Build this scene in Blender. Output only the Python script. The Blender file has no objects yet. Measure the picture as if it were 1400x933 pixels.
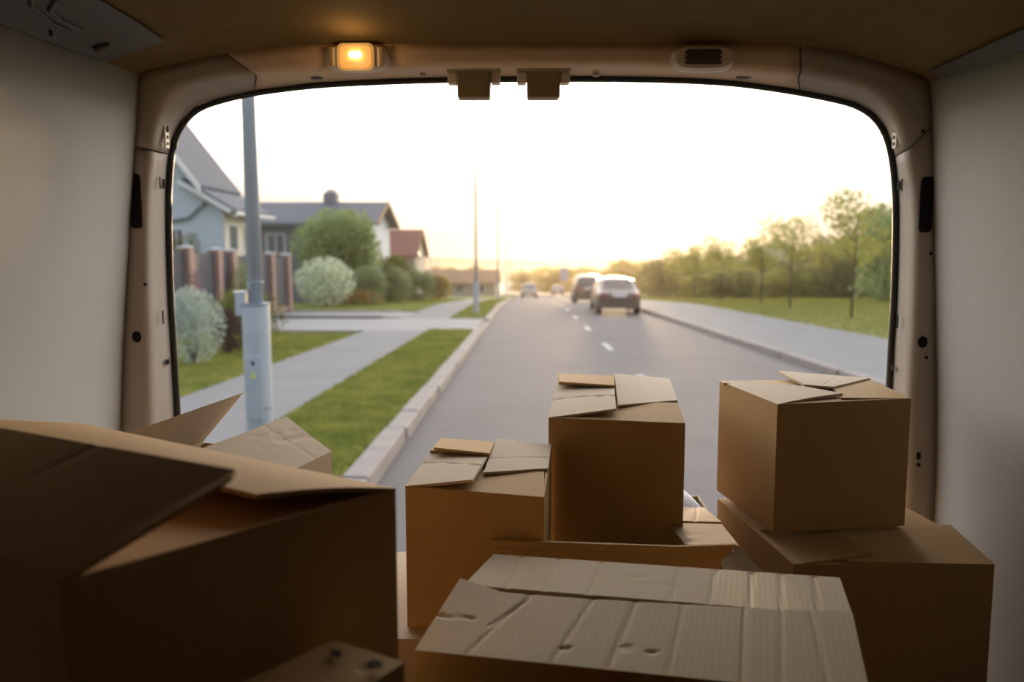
import bpy, math, random
import numpy as np
from mathutils import Vector, Matrix
random.seed(7); rng = np.random.default_rng(7)
S = bpy.context.scene
COL = S.collection
# ------------------------------------------------------------------ camera
F, U0, V0, CZ = 1100.0, 719.0, 345.0, 1.7          # focal length in px, vanishing point of the van axis, lens height
PITCH = math.atan((466.5 - V0) / F)
YAW = math.atan((U0 - 700.0) / F * math.cos(PITCH))
cd = bpy.data.cameras.new('camera'); cam = bpy.data.objects.new('camera', cd); COL.objects.link(cam)
cam.location = (0, 0, CZ); cam.rotation_euler = (math.pi/2 - PITCH, 0, YAW)
cd.sensor_width = 36.0; cd.lens = F * 36.0 / 1400.0; cd.clip_start = 0.02; cd.clip_end = 6000
cd.dof.use_dof = True; cd.dof.focus_distance = 1.35; cd.dof.aperture_fstop = 3.4
S.camera = cam
# ------------------------------------------------------------------ colour management
S.view_settings.view_transform = 'Standard'; S.view_settings.look = 'None'
S.view_settings.gamma = 1.0; S.view_settings.exposure = 0.0
# ------------------------------------------------------------------ sky (low sun behind thin cloud)
SUN_AZ, SUN_EL = math.radians(6.0), math.radians(1.6)
sun_dir = Vector((math.sin(SUN_AZ)*math.cos(SUN_EL), math.cos(SUN_AZ)*math.cos(SUN_EL), math.sin(SUN_EL)))
W = bpy.data.worlds.new('sky'); S.world = W; W.use_nodes = True
nt = W.node_tree; nt.nodes.clear()
class N:
    """tiny node helper"""
    def __init__(s, tree): s.t = tree
    def new(s, kind, **kw):
        n = s.t.nodes.new(kind)
        for k, v in kw.items():
            if k.startswith('i_'):
                n.inputs[k[2:].replace('_', ' ')].default_value = v
            else: setattr(n, k, v)
        return n
    def link(s, a, b): s.t.links.new(a, b)
    def math(s, op, a, b=None, clamp=False):
        n = s.t.nodes.new('ShaderNodeMath'); n.operation = op; n.use_clamp = clamp
        for i, x in enumerate((a, b)):
            if x is None: continue
            if isinstance(x, (int, float)): n.inputs[i].default_value = x
            else: s.link(x, n.inputs[i])
        return n.outputs[0]
    def mix(s, fac, a, b, blend='MIX'):
        n = s.t.nodes.new('ShaderNodeMix'); n.data_type = 'RGBA'; n.blend_type = blend
        for x, sock in ((fac, n.inputs[0]), (a, n.inputs[6]), (b, n.inputs[7])):
            if isinstance(x, (int, float)): sock.default_value = x
            elif isinstance(x, tuple): sock.default_value = (*x[:3], 1)
            else: s.link(x, sock)
        return n.outputs[2]
    def ramp(s, fac, stops):
        n = s.t.nodes.new('ShaderNodeValToRGB'); cr = n.color_ramp
        while len(cr.elements) < len(stops): cr.elements.new(0.5)
        for e, (p, c) in zip(cr.elements, stops): e.position = p; e.color = (*c, 1)
        s.link(fac, n.inputs[0]); return n.outputs[0]
def build_sky():
    n = N(nt)
    tc = n.new('ShaderNodeTexCoord')
    sep = n.new('ShaderNodeSeparateXYZ'); n.link(tc.outputs['Generated'], sep.inputs[0])
    dot = n.new('ShaderNodeVectorMath', operation='DOT_PRODUCT'); n.link(tc.outputs['Generated'], dot.inputs[0]); dot.inputs[1].default_value = sun_dir
    d = n.math('MAXIMUM', dot.outputs['Value'], 0.0)
    el = n.math('MAXIMUM', sep.outputs[2], 0.0)
    west = n.ramp(el, [(0.0, (.70, .57, .44)), (0.035, (.84, .73, .59)), (0.065, (1.15, 1.04, .86)), (0.10, (2.4, 2.15, 1.75)), (0.22, (4.9, 4.5, 3.95)), (0.45, (4.6, 4.35, 4.1)), (0.75, (1.6, 1.7, 1.9)), (1.0, (.9, 1.05, 1.35))])
    east = n.ramp(el, [(0.0, (.42, .45, .55)), (0.3, (.5, .58, .75)), (1.0, (.9, 1.05, 1.35))])
    side = n.math('MULTIPLY_ADD', dot.outputs['Value'], 0.5); side.node.inputs[2].default_value = 0.5
    base = n.mix(n.math('POWER', side, 1.6), east, west)
    g1 = n.math('MULTIPLY', n.math('POWER', d, 9.0), GLOW[0])
    g2 = n.math('MULTIPLY', n.math('POWER', d, 70.0), GLOW[1])
    g3 = n.math('MULTIPLY', n.math('POWER', d, 900.0), GLOW[2])
    def tint(val, c):
        m = n.new('ShaderNodeVectorMath', operation='SCALE'); m.inputs[0].default_value = c; n.link(val, m.inputs[3]); return m.outputs[0]
    def add(a, b):
        m = n.new('ShaderNodeVectorMath', operation='ADD'); n.link(a, m.inputs[0]); n.link(b, m.inputs[1]); return m.outputs[0]
    # thin stretched cloud bars low over the horizon
    mp = n.new('ShaderNodeMapping'); mp.inputs['Scale'].default_value = (3.0, 3.0, 26.0); n.link(tc.outputs['Generated'], mp.inputs[0])
    nz = n.new('ShaderNodeTexNoise', i_Scale=2.2, i_Detail=5.0, i_Roughness=.55); n.link(mp.outputs[0], nz.inputs['Vector'])
    band = n.ramp(el, [(0.0, (.5, .5, .5)), (0.03, (1, 1, 1)), (0.11, (.5, .5, .5)), (.2, (0, 0, 0))])
    cl = n.ramp(nz.outputs['Fac'], [(0.46, (0, 0, 0)), (0.66, (1, 1, 1))])
    cm = n.math('MULTIPLY', n.math('MULTIPLY', band, cl), 0.75)
    col = add(add(base, tint(g1, (1.0, .84, .60))), tint(g2, (1.0, .74, .40)))
    col = n.mix(cm, col, (.74, .60, .54))
    col = add(col, tint(g3, (1.0, .80, .45)))
    bg = n.new('ShaderNodeBackground'); n.link(col, bg.inputs[0]); bg.inputs[1].default_value = SKY
    out = n.new('ShaderNodeOutputWorld'); n.link(bg.outputs[0], out.inputs[0])
GLOW = (.3, .5, 1.6); SKY = 1.0
build_sky()
sl = bpy.data.lights.new('sun', 'SUN'); so = bpy.data.objects.new('sun', sl); COL.objects.link(so)
sl.energy = 2.4; sl.color = (1.0, .66, .36); sl.angle = math.radians(3.5)
so.rotation_euler = sun_dir.to_track_quat('Z', 'Y').to_euler(); so.location = (4, 60, 30)

# ------------------------------------------------------------------ where a viewing ray meets a depth, a height or a plane
R_cam = cam.rotation_euler.to_matrix()
CP = Vector((0, 0, CZ))
def ray(u, v): return R_cam @ Vector(((u - 700) / F, (466.5 - v) / F, -1.0))
def at_y(u, v, Y): d = ray(u, v); return CP + d * (Y / d.y)
def at_z(u, v, drop): d = ray(u, v); return CP + d * (-drop / d.z)
def at_plane(u, v, p, nrm): d = ray(u, v); return CP + d * ((p - CP).dot(nrm) / d.dot(nrm))
def G(y):                                             # the street falls away from the van towards the lake
    return -.0245 * y - .022 * max(0.0, y - 40.0)

# ------------------------------------------------------------------ materials
def mat(name, c, rough=.6, var=0.0, vscale=8.0, bump=0.0, bscale=60.0, metal=0.0, spec=.5, c2=None, stretch=None, coat=0.0, alpha=None, trans=0.0):
    m = bpy.data.materials.new(name); m.use_nodes = True
    n = N(m.node_tree); b = m.node_tree.nodes['Principled BSDF']
    b.inputs['Base Color'].default_value = (*c, 1); b.inputs['Roughness'].default_value = rough
    b.inputs['Metallic'].default_value = metal; b.inputs['Specular IOR Level'].default_value = spec
    b.inputs['Coat Weight'].default_value = coat; b.inputs['Transmission Weight'].default_value = trans
    tc = n.new('ShaderNodeTexCoord'); vec = tc.outputs['Object']
    if stretch:
        mp = n.new('ShaderNodeMapping'); mp.inputs['Scale'].default_value = stretch; n.link(vec, mp.inputs[0]); vec = mp.outputs[0]
    if var or c2:
        nz = n.new('ShaderNodeTexNoise', i_Scale=vscale, i_Detail=4.0); n.link(vec, nz.inputs['Vector'])
        k2 = c2 or tuple(x * (1 - var) for x in c)
        f = n.ramp(nz.outputs['Fac'], [(.32, (0, 0, 0)), (.68, (1, 1, 1))])
        n.link(n.mix(f, k2, c), b.inputs['Base Color'])
    if bump:
        nb = n.new('ShaderNodeTexNoise', i_Scale=bscale, i_Detail=3.0); n.link(vec, nb.inputs['Vector'])
        bp = n.new('ShaderNodeBump'); bp.inputs['Strength'].default_value = bump; bp.inputs['Distance'].default_value = .01
        n.link(nb.outputs['Fac'], bp.inputs['Height']); n.link(bp.outputs[0], b.inputs['Normal'])
    return m
def cardboard(name, c, flute=.25):
    m = bpy.data.materials.new(name); m.use_nodes = True
    n = N(m.node_tree); b = m.node_tree.nodes['Principled BSDF']
    b.inputs['Roughness'].default_value = .72; b.inputs['Specular IOR Level'].default_value = .22
    uv = n.new('ShaderNodeTexCoord')
    mp = n.new('ShaderNodeMapping'); mp.inputs['Scale'].default_value = (1, .12, 1); n.link(uv.outputs['UV'], mp.inputs[0])
    fib = n.new('ShaderNodeTexNoise', i_Scale=420.0, i_Detail=3.0); n.link(mp.outputs[0], fib.inputs['Vector'])
    big = n.new('ShaderNodeTexNoise', i_Scale=5.0, i_Detail=4.0); n.link(uv.outputs['UV'], big.inputs['Vector'])
    c1 = n.mix(fib.outputs['Fac'], tuple(x*.86 for x in c), tuple(min(1, x*1.10) for x in c))
    cc = n.mix(n.ramp(big.outputs['Fac'], [(.35, (0, 0, 0)), (.7, (1, 1, 1))]), c1, n.mix(.5, c1, tuple(x*.82 for x in c)))
    n.link(cc, b.inputs['Base Color'])
    wv = n.new('ShaderNodeTexWave', i_Scale=46.0, i_Distortion=1.2, i_Detail=1.0); wv.bands_direction = 'X'; n.link(uv.outputs['UV'], wv.inputs['Vector'])
    hgt = n.math('ADD', n.math('MULTIPLY', wv.outputs['Fac'], .5), n.math('MULTIPLY', big.outputs['Fac'], 2.0))
    bp = n.new('ShaderNodeBump'); bp.inputs['Strength'].default_value = flute; bp.inputs['Distance'].default_value = .0012
    n.link(hgt, bp.inputs['Height']); n.link(bp.outputs[0], b.inputs['Normal'])
    return m
def leafmat(name, c, c2, tr=.4, scale=1.5):
    m = bpy.data.materials.new(name); m.use_nodes = True; t = m.node_tree; n = N(t)
    t.nodes.remove(t.nodes['Principled BSDF']); out = t.nodes['Material Output']
    tc = n.new('ShaderNodeTexCoord'); nz = n.new('ShaderNodeTexNoise', i_Scale=scale, i_Detail=6.0, i_Roughness=.7); n.link(tc.outputs['Object'], nz.inputs['Vector'])
    col = n.mix(n.ramp(nz.outputs['Fac'], [(.35, (0, 0, 0)), (.65, (1, 1, 1))]), c, c2)
    a = n.new('ShaderNodeBsdfDiffuse'); b = n.new('ShaderNodeBsdfTranslucent'); mx = n.new('ShaderNodeMixShader')
    n.link(col, a.inputs[0]); n.link(n.mix(.5, col, (.55, .5, .08), 'MULTIPLY') if False else col, b.inputs[0]); mx.inputs[0].default_value = tr
    n.link(a.outputs[0], mx.inputs[1]); n.link(b.outputs[0], mx.inputs[2]); n.link(mx.outputs[0], out.inputs[0])
    return m
def emit(name, c, s):
    m = bpy.data.materials.new(name); m.use_nodes = True; b = m.node_tree.nodes['Principled BSDF']
    b.inputs['Base Color'].default_value = (*c, 1); b.inputs['Emission Color'].default_value = (*c, 1); b.inputs['Emission Strength'].default_value = s
    return m
M = dict(
    liner=mat('white_liner', (.54, .53, .505), .5, .05, 3, .03, 220, spec=.3),
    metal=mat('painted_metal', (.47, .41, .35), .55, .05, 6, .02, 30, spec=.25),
    header=mat('glare_lifted_metal', (.80, .59, .40), .5, .05, 6, .02, 30, spec=.3),  # lighter, warmer copy of the painted metal, sky glare put into its colour
    rail=mat('grey_primer_metal', (.115, .105, .095), .5, .1, 8, .03, 30),
    headliner=mat('dark_headliner', (.20, .135, .058), .85, .1, 10, .06, 200, spec=.12),
    floor=mat('grey_floor', (.08, .075, .07), .6, .2, 8),
    bulk=mat('dark_bulkhead', (.19, .145, .10), .8, .1),
    rubber=mat('black_rubber', (.02, .018, .016), .45, spec=.5),
    hole=mat('dark_recess', (.012, .011, .010), .7, spec=.2),
    latch=mat('brown_plastic', (.36, .27, .15), .45, .05),
    plastic=mat('beige_plastic', (.92, .80, .66), .4, .04),
    grille=mat('brown_grille', (.10, .07, .05), .6),
    lens=mat('clear_lens', (.95, .85, .65), .12, trans=.9),
    bulb=emit('lit_bulb', (1.0, .70, .32), 16.0),
    reflector=mat('lamp_reflector', (.9, .72, .42), .3, spec=.6),
    card=cardboard('kraft_cardboard', (.53, .34, .15), .08),
    card2=cardboard('skylit_kraft_cardboard', (.66, .53, .375), .10), fluted=cardboard('fluted_kraft_cardboard', (.52, .415, .285), .2),  # pale kraft holds the skylight on the flap tops in its colour
    card3=cardboard('warm_kraft_cardboard', (.54, .36, .175), .12),
    paper=mat('bluish_white_sheet', (.80, .84, .92), .5, .05),
    asphalt=mat('asphalt', (.125, .113, .11), .75, .14, 1.2, .4, 90, spec=.22),
    walk=mat('pale_paving', (.19, .188, .185), .8, .12, 1.0, .25, 60, spec=.2),
    drive=mat('driveway_concrete', (.185, .183, .182), .7, .1, .8, .2, 60),
    kerb=mat('kerb_concrete', (.25, .215, .19), .75, .2, 3, .4, 40),
    kerbd=mat('dark_kerb', (.06, .06, .065), .7, .2, 3),
    paint=mat('road_paint', (.34, .34, .335), .6, .15, 12),
    soil=mat('lawn_ground', (.19, .21, .06), .9, c2=(.11, .14, .035), vscale=2.2, bump=.7, bscale=40, spec=.1),
    meadow=mat('meadow_ground', (.20, .195, .05), .9, c2=(.12, .14, .035), vscale=.5, bump=.6, bscale=25, spec=.1),
    hill=mat('wooded_hill', (.30, .24, .15), .95, .4, .02, spec=.05),
    lake=mat('lake_water', (.08, .09, .1), .08, bump=.05, bscale=.8, spec=.6),
    bark=mat('bark', (.11, .085, .06), .9, .4, 12, .6, 30),
    galv=mat('galvanised_steel', (.47, .52, .56), .42, .14, 4, .05, 50, metal=.25),
    band=mat('grey_band', (.26, .30, .35), .5, .1),
    yellow=mat('yellow_sticker', (.6, .62, .16), .5),
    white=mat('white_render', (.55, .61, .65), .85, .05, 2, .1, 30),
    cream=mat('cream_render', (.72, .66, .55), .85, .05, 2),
    fascia=mat('white_fascia', (.8, .78, .74), .6),
    slate=mat('dark_slate_roof', (.10, .11, .135), .75, .25, 6, .4, 8, stretch=(1, 1, 6)),
    slatewall=mat('slate_grey_cladding', (.19, .205, .235), .8, .12, 4, .2, 6),
    redroof=mat('red_tile_roof', (.22, .075, .055), .8, .25, 5, .4, 8),
    brownroof=mat('brown_tile_roof', (.26, .15, .075), .8, .2, 3),
    beige=mat('beige_wall', (.42, .38, .33), .85, .1),
    glass=mat('window_glass', (.06, .07, .085), .08, spec=.8),
    frame=mat('white_window_frame', (.75, .74, .72), .5),
    brick=mat('pink_brick', (.40, .25, .19), .85, .2, 8, .5, 20),
    cap=mat('grey_cap', (.42, .40, .38), .8),
    fpanel=mat('dark_fence_panel', (.05, .055, .07), .6, .15, 5),
    teal=mat('teal_copper_roof', (.10, .26, .22), .6, .2, 1),
    sign=mat('blue_sign', (.20, .28, .45), .5),
    carA=mat('grey_brown_car_paint', (.12, .09, .065), .3, coat=.15),
    carB=mat('dark_car_paint', (.13, .10, .08), .3, coat=.15),
    carC=mat('black_car_paint', (.05, .045, .045), .3, coat=.15),
    carglass=mat('car_glass', (.10, .10, .10), .06, spec=.9),
    tyre=mat('tyre', (.02, .02, .02), .8), rim=mat('alloy_rim', (.45, .45, .45), .35, metal=.8),
    tail=mat('red_tail_lamp', (.35, .03, .02), .2, coat=.5), headl=mat('head_lamp', (.75, .75, .72), .15, coat=.5),
    plate=mat('white_number_plate', (.8, .8, .78), .5), black=mat('black_plastic', (.03, .028, .026), .5),
    leaf_silver=leafmat('silver_leaves', (.36, .43, .36), (.55, .60, .52), .25, 9),
    leaf_olive=leafmat('olive_leaves', (.13, .15, .04), (.20, .22, .06), .35),
    leaf_purple=leafmat('purple_leaves', (.075, .045, .05), (.11, .06, .055), .3),
    leaf_green=leafmat('green_leaves', (.22, .30, .115), (.34, .40, .17), .45),
    leaf_dark=leafmat('dark_leaves', (.16, .175, .065), (.26, .26, .09), .5),
    leaf_mid=leafmat('mid_leaves', (.24, .29, .14), (.34, .39, .18), .4),
    leaf_yellow=leafmat('yellow_green_leaves', (.30, .31, .085), (.46, .43, .12), .5),
    leaf_gold=leafmat('golden_leaves', (.40, .32, .09), (.30, .25, .08), .55),
    petal_white=leafmat('white_blossom', (.88, .88, .76), (.44, .52, .24), .3, 4),
    petal_orange=leafmat('orange_blossom', (.46, .22, .09), (.22, .20, .05), .3, 4),
    petal_pink=leafmat('pink_blossom', (.45, .18, .34), (.18, .2, .1), .3, 4),
    grass=leafmat('grass_blades', (.15, .20, .045), (.34, .33, .09), .4, 2.2),
    grassy=leafmat('meadow_blades', (.28, .26, .06), (.18, .2, .05), .45, .4),
)
# ------------------------------------------------------------------ mesh helpers
class MB:
    def __init__(s): s.v = []; s.f = []; s.uv = {}
    def add(s, vs, fs, uvs=None):
        o = len(s.v); s.v += [tuple(p) for p in vs]
        for i, f in enumerate(fs):
            s.f.append(tuple(o + k for k in f))
            if uvs: s.uv[len(s.f) - 1] = uvs[i]
        return s
    def box(s, x0, x1, y0, y1, z0, z1):
        return s.add([(x0,y0,z0),(x1,y0,z0),(x1,y1,z0),(x0,y1,z0),(x0,y0,z1),(x1,y0,z1),(x1,y1,z1),(x0,y1,z1)],
                     [(3,2,1,0),(4,5,6,7),(0,1,5,4),(1,2,6,5),(2,3,7,6),(3,0,4,7)])
    def hexa(s, b, t):
        return s.add(list(b) + list(t), [(3,2,1,0),(4,5,6,7),(0,1,5,4),(1,2,6,5),(2,3,7,6),(3,0,4,7)])
    def prism(s, pts, off):
        off = Vector(off); n = len(pts); P = [Vector(p) for p in pts]
        return s.add(P + [p + off for p in P], [tuple(range(n-1, -1, -1)), tuple(range(n, 2*n))] + [(i, (i+1) % n, n+(i+1) % n, n+i) for i in range(n)])
    def tube(s, path, r, n=10, cap=True):
        P = [Vector(p) for p in path]; rs = r if isinstance(r, (list, tuple)) else [r]*len(P)
        vs = []; up = Vector((.13, .27, .95)).normalized()
        for i, p in enumerate(P):
            t = (P[min(i+1, len(P)-1)] - P[max(i-1, 0)]).normalized()
            a = t.cross(up if abs(t.dot(up)) < .96 else Vector((1, 0, 0))).normalized(); b = t.cross(a)
            vs += [p + (a*math.cos(k*2*math.pi/n) + b*math.sin(k*2*math.pi/n))*rs[i] for k in range(n)]
        fs = [(i*n+k, i*n+(k+1) % n, (i+1)*n+(k+1) % n, (i+1)*n+k) for i in range(len(P)-1) for k in range(n)]
        if cap: fs += [tuple(range(n-1, -1, -1)), tuple((len(P)-1)*n+k for k in range(n))]
        return s.add(vs, fs)
    def disc(s, c, rx, rz, t=.002, n=16, axis='y'):
        c = Vector(c); pts = []
        for k in range(n):
            a, b = rx*math.cos(2*math.pi*k/n), rz*math.sin(2*math.pi*k/n)
            pts.append(c + (Vector((a, 0, b)) if axis == 'y' else Vector((0, a, b)) if axis == 'x' else Vector((a, b, 0))))
        return s.prism(pts, (0, t, 0) if axis == 'y' else (t, 0, 0) if axis == 'x' else (0, 0, t))
    def rrect(s, c, w, h, r, t, n=4):
        """rounded rectangle plate in the XZ plane, thickness t along Y"""
        pts = []
        for q, (sx, sz) in enumerate(((1, 1), (-1, 1), (-1, -1), (1, -1))):
            for k in range(n+1):
                a = math.pi/2*(q + k/n)
                pts.append(Vector(c) + Vector((sx*(w/2-r) + r*math.cos(a), 0, sz*(h/2-r) + r*math.sin(a))))
        return s.prism(pts, (0, t, 0))
    def build(s, name, m, parent=None, smooth=False, bevel=0.0, kind=None, label=None, sub=0, loc=None):
        me = bpy.data.meshes.new(name); me.from_pydata(s.v, [], s.f)
        if s.uv:
            ul = me.uv_layers.new(name='UVMap')
            for p in me.polygons:
                q = s.uv.get(p.index)
                if q:
                    for li, c in zip(p.loop_indices, q): ul.data[li].uv = c
        me.materials.append(m)
        if smooth: me.polygons.foreach_set('use_smooth', [True]*len(me.polygons))
        o = bpy.data.objects.new(name, me); COL.objects.link(o)
        if parent: o.parent = parent; o.matrix_parent_inverse = Matrix.Translation(-parent.location) if False else Matrix.Identity(4)
        if loc: o.location = loc
        if bevel:
            b = o.modifiers.new('bevel', 'BEVEL'); b.width = bevel; b.segments = 2; b.limit_method = 'ANGLE'
        if sub:
            q = o.modifiers.new('subdivision', 'SUBSURF'); q.levels = sub; q.render_levels = sub
        if kind: o['kind'] = kind
        if label: o['label'] = label
        return o
def shift(mb, d):
    d = Vector(d); mb.v = [tuple(Vector(p) - d) for p in mb.v]; return mb
def tag(o, label, cat, group=None):
    o['label'] = label; o['category'] = cat
    if group: o['group'] = group
    return o
def thing(name, loc, label, cat, group=None, rz=0.0):
    o = bpy.data.objects.new(name, None); COL.objects.link(o); o.location = loc; o.rotation_euler = (0, 0, rz); o.empty_display_size = .1
    return tag(o, label, cat, group)
def struct(o): o['kind'] = 'structure'; return o
def copy_tree(o, parent=None):
    c = o.copy(); COL.objects.link(c)
    if parent: c.parent = parent
    for ch in list(o.children): copy_tree(ch, c)
    return c

# ================================================================== THE VAN
FZ = CZ - 1.0                                         # load floor
YA, YB, YC = 1.85, 1.77, 1.75                         # seal, front of the reveal, end of the side lining
A_ = [(248,640),(246,560),(241,470),(237,400),(235,330),(234.5,270),(237,225),(243,193),(253,172),(271,154),(301,142),(350,131),(430,121),(520,116),(620,113),(730,112),(840,112),(930,114),(1000,118),(1070,127),(1130,138),(1165,147),(1188,160),(1203,178),(1213,205),(1219,245),(1221,300),(1219,400),(1215,470),(1211,550),(1206,640)]
B_ = [(212,640),(211,560),(209,470),(207,400),(206,330),(207,270),(211,220),(216,185),(223,158),(240,131),(272,116),(350,103),(430,99),(520,96),(620,93),(730,92),(840,92),(930,94),(1000,98),(1070,103),(1130,111),(1172,121),(1200,137),(1220,160),(1231,193),(1242,241),(1247,300),(1245,400),(1242,470),(1238,550),(1234,640)]
C_ = [(163,640),(166,560),(169,470),(173,400),(177,330),(180,270),(184,215),(186,180),(188,140),(190,102),(240,88),(309,73),(400,63),(520,60),(620,60),(730,60),(840,60),(930,60),(1000,60),(1070,60),(1140,68),(1195,82),(1245,98),(1272,112),(1275,150),(1276,220),(1277,300),(1279,400),(1280,470),(1281,550),(1281,640)]
def chain(px, Y):
    P = [at_y(u, v, Y) for u, v in px]
    return [Vector((P[0].x, Y, FZ))] + P + [Vector((P[-1].x, Y, FZ))]
pa, pb, pc = chain(A_, YA), chain(B_, YB), chain(C_, YC)
ps = []
for i, p in enumerate(pa):                            # where the seal grips the reveal
    t = (pa[min(i+1, len(pa)-1)] - pa[max(i-1, 0)]).normalized(); nrm = Vector((-t.z, 0, t.x))
    ps.append(p + nrm * .011)
def lerp(a, b, f): return a + (b - a) * f
rows = []
for i in range(len(pa)):
    c, b, s_ = pc[i], pb[i], ps[i]
    r = [c, lerp(c, b, .35), lerp(c, b, .7), lerp(c, b, .9), b, lerp(b, s_, .12), lerp(b, s_, .5), s_]
    for k, y in zip(range(8), (YC, YC+.001, YC+.002, YC+.005, YB-.004, YB+.012, YB+.04, YA-.004)): r[k] = Vector((r[k].x, y, r[k].z))
    rows.append(r)
def finer(rw):                                        # Catmull-Rom in between for smooth corners
    out = []
    for i in range(len(rw)-1):
        p0, p1, p2, p3 = rw[max(i-1, 0)], rw[i], rw[i+1], rw[min(i+2, len(rw)-1)]
        for k in range(3):
            t = k/3; out.append([.5*((2*b)+(c-a)*t+(2*a-5*b+4*c-d)*t*t+(3*b-a-3*c+d)*t**3) for a, b, c, d in zip(p0, p1, p2, p3)] if 0 < i < len(rw)-2 else [lerp(b, c, t) for b, c in zip(p1, p2)])
    out.append(rw[-1]); return out
fine = finer(rows)
def frame_piece(name, i0, i1, label):
    mb = MB(); rw = fine[i0:i1+1]; n = len(rw[0])
    g = .0016
    rw = [list(r) for r in rw]
    for e, q in ((0, 1), (-1, -2)):                   # recessed joint at both ends
        rw[e] = [lerp(a, b, min(.5, g/max(1e-4, (b-a).length))) for a, b in zip(rw[e], rw[q])]
    vs = [p for r in rw for p in r]
    fs = [(i*n+k, i*n+k+1, (i+1)*n+k+1, (i+1)*n+k) for i in range(len(rw)-1) for k in range(n-1)]
    mb.add(vs, fs)
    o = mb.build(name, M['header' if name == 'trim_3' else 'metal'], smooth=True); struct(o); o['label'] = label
    so_ = o.modifiers.new('thickness', 'SOLIDIFY'); so_.thickness = .004; so_.offset = -1
    return o
def fi(k): return (k+1)*3
left_pillar = frame_piece('trim_1', 0, fi(6)+1, 'painted metal left rear pillar of the van')
frame_piece('trim_2', fi(6)+1, fi(11), 'rounded upper left corner of the van rear frame')
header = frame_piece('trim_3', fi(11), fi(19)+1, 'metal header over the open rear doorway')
frame_piece('trim_4', fi(19)+1, fi(25)-2, 'rounded upper right corner of the van rear frame')
right_pillar = frame_piece('trim_5', fi(25)-2, len(fine)-1, 'painted metal right rear pillar of the van')
# rubber seal round the opening
fa = finer([[p.lerp(q, .6)] for p, q in zip(pa, ps)])
mb = MB(); mb.tube([Vector((p[0].x, YA, p[0].z)) for p in fa], .0078, 10)
seal = mb.build('trim_6', M['rubber'], smooth=True); struct(seal); seal['label'] = 'black rubber door seal edging the rear opening'
# outer body behind the frame (rear face and outer skin), so that the van is solid
mb = MB(); n = len(pa)
def outer(p):
    return Vector((max(-1.0, min(1.0, p.x*1.28)), YA-.005, CZ+.60 if p.z > CZ+.22 else p.z))
ring = [(Vector((s_.x, YA-.004, s_.z)), outer(c)) for s_, c in zip(ps, pc)]
vs = [q for r in ring for q in r] + [q + Vector((0, -.004, 0)) for r in ring for q in r]; m_ = 2*n
fs = [(2*i, 2*i+1, 2*i+3, 2*i+2) for i in range(n-1)] + [(m_+2*i, m_+2*i+2, m_+2*i+3, m_+2*i+1) for i in range(n-1)]
mb.add(vs, fs)
struct(mb.build('wall_rear', M['liner']))
YF = -1.5                                             # bulkhead behind the camera
def edge_x(side, z):
    P = sorted(((p.z, p.x) for p in (pc[:11] if side < 0 else pc[-9:])))
    return float(np.interp(z, [a for a, b in P], [b for a, b in P]))
YL = .62                                              # the pale lining ends here; unseen dark sides follow, added to cut bounce
def panel(name, side):
    # lining panel: leans in a little towards the roof
    top = (pc[10] if side < 0 else pc[-9]); bot = (pc[1] if side < 0 else pc[-2])
    xt, zt, xb = top.x, top.z, bot.x
    vs, fs = [], []; ny, nz = 24, 14
    for j in range(ny+1):
        y = YC - (YC - YL) * (j/ny)**1.3
        for k in range(nz+1):
            f = k/nz; z = FZ + f*(zt - .042*(YC-y)*.9 - FZ) if j else FZ + f*(zt-FZ)
            x = edge_x(side, z)
            bow = .012*math.sin(min(1, (YC-y)/1.2)*math.pi/2)
            vs.append(Vector((x + side*bow, y, z)))
    fs = [(j*(nz+1)+k, j*(nz+1)+k+1, (j+1)*(nz+1)+k+1, (j+1)*(nz+1)+k) for j in range(ny) for k in range(nz)]
    if side > 0: fs = [f[::-1] for f in fs]
    o = MB().add(vs, fs).build(name, M['liner'], smooth=True); struct(o)
    o['label'] = 'pale %s lining panel of the van' % ('left' if side < 0 else 'right')
    q = o.modifiers.new('thickness', 'SOLIDIFY'); q.thickness = .006; q.offset = -1
    return o, vs
wl, vl = panel('wall_left', -1); wr, vr = panel('wall_right', 1)
# outer skin beyond the lining, and roof
for nm, sx in (('wall_left_outer', -1), ('wall_right_outer', 1)):
    struct(MB().box(sx*.97, sx*1.0, YF, YA-.01, FZ-.1, CZ+.60).build(nm, M['liner']))
struct(MB().box(-1.0, 1.0, YF, YA-.01, CZ+.56, CZ+.60).build('ceiling_outer', M['liner']))
for sx in (-1, 1): struct(MB().box(sx*.90-.01, sx*.90+.01, YF, YL, FZ, CZ+.5).build('unseen_dark_side_left' if sx < 0 else 'unseen_dark_side_right', M['bulk']))  # unseen dark sides, added to soak up light bounced inside the van
struct(MB().box(-.97, .97, YF, YA-.02, FZ-.08, FZ).build('floor', M['floor']))
struct(MB().box(-.97, .97, YF-.03, YF, FZ-.08, CZ+.6).build('wall_front', M['bulk']))
# headliner: carried forward from the frame's inner line
arc = [r[0] for r in fine[fi(9):fi(23)+1]]
def top_edge(sx, y):
    t = pc[10] if sx < 0 else pc[-9]
    return Vector((t.x + sx*.012*math.sin(min(1, (YC-y)/1.2)*math.pi/2), y, t.z - .0378*(YC-y)))
def roof_pt(p, y):
    up = .03 * min(1, (YC-y)/.25) + .012
    return Vector((p.x, y, p.z + (up if y < YC else 0) * min(1.0, max(0, p.z-(CZ+.385))/.05)))
vs, fs = [], []; ys = [YC, 1.72, 1.66, 1.55, 1.3, 1.0, .5, 0, -.7, YF]; na = len(arc) + 2
for y in ys:
    vs += [top_edge(-1, y) + Vector((-.004, 0, -.006))] + [roof_pt(p, y) for p in arc] + [top_edge(1, y) + Vector((.004, 0, -.006))]
fs = [(j*na+k, (j+1)*na+k, (j+1)*na+k+1, j*na+k+1) for j in range(len(ys)-1) for k in range(na-1)]
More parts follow.
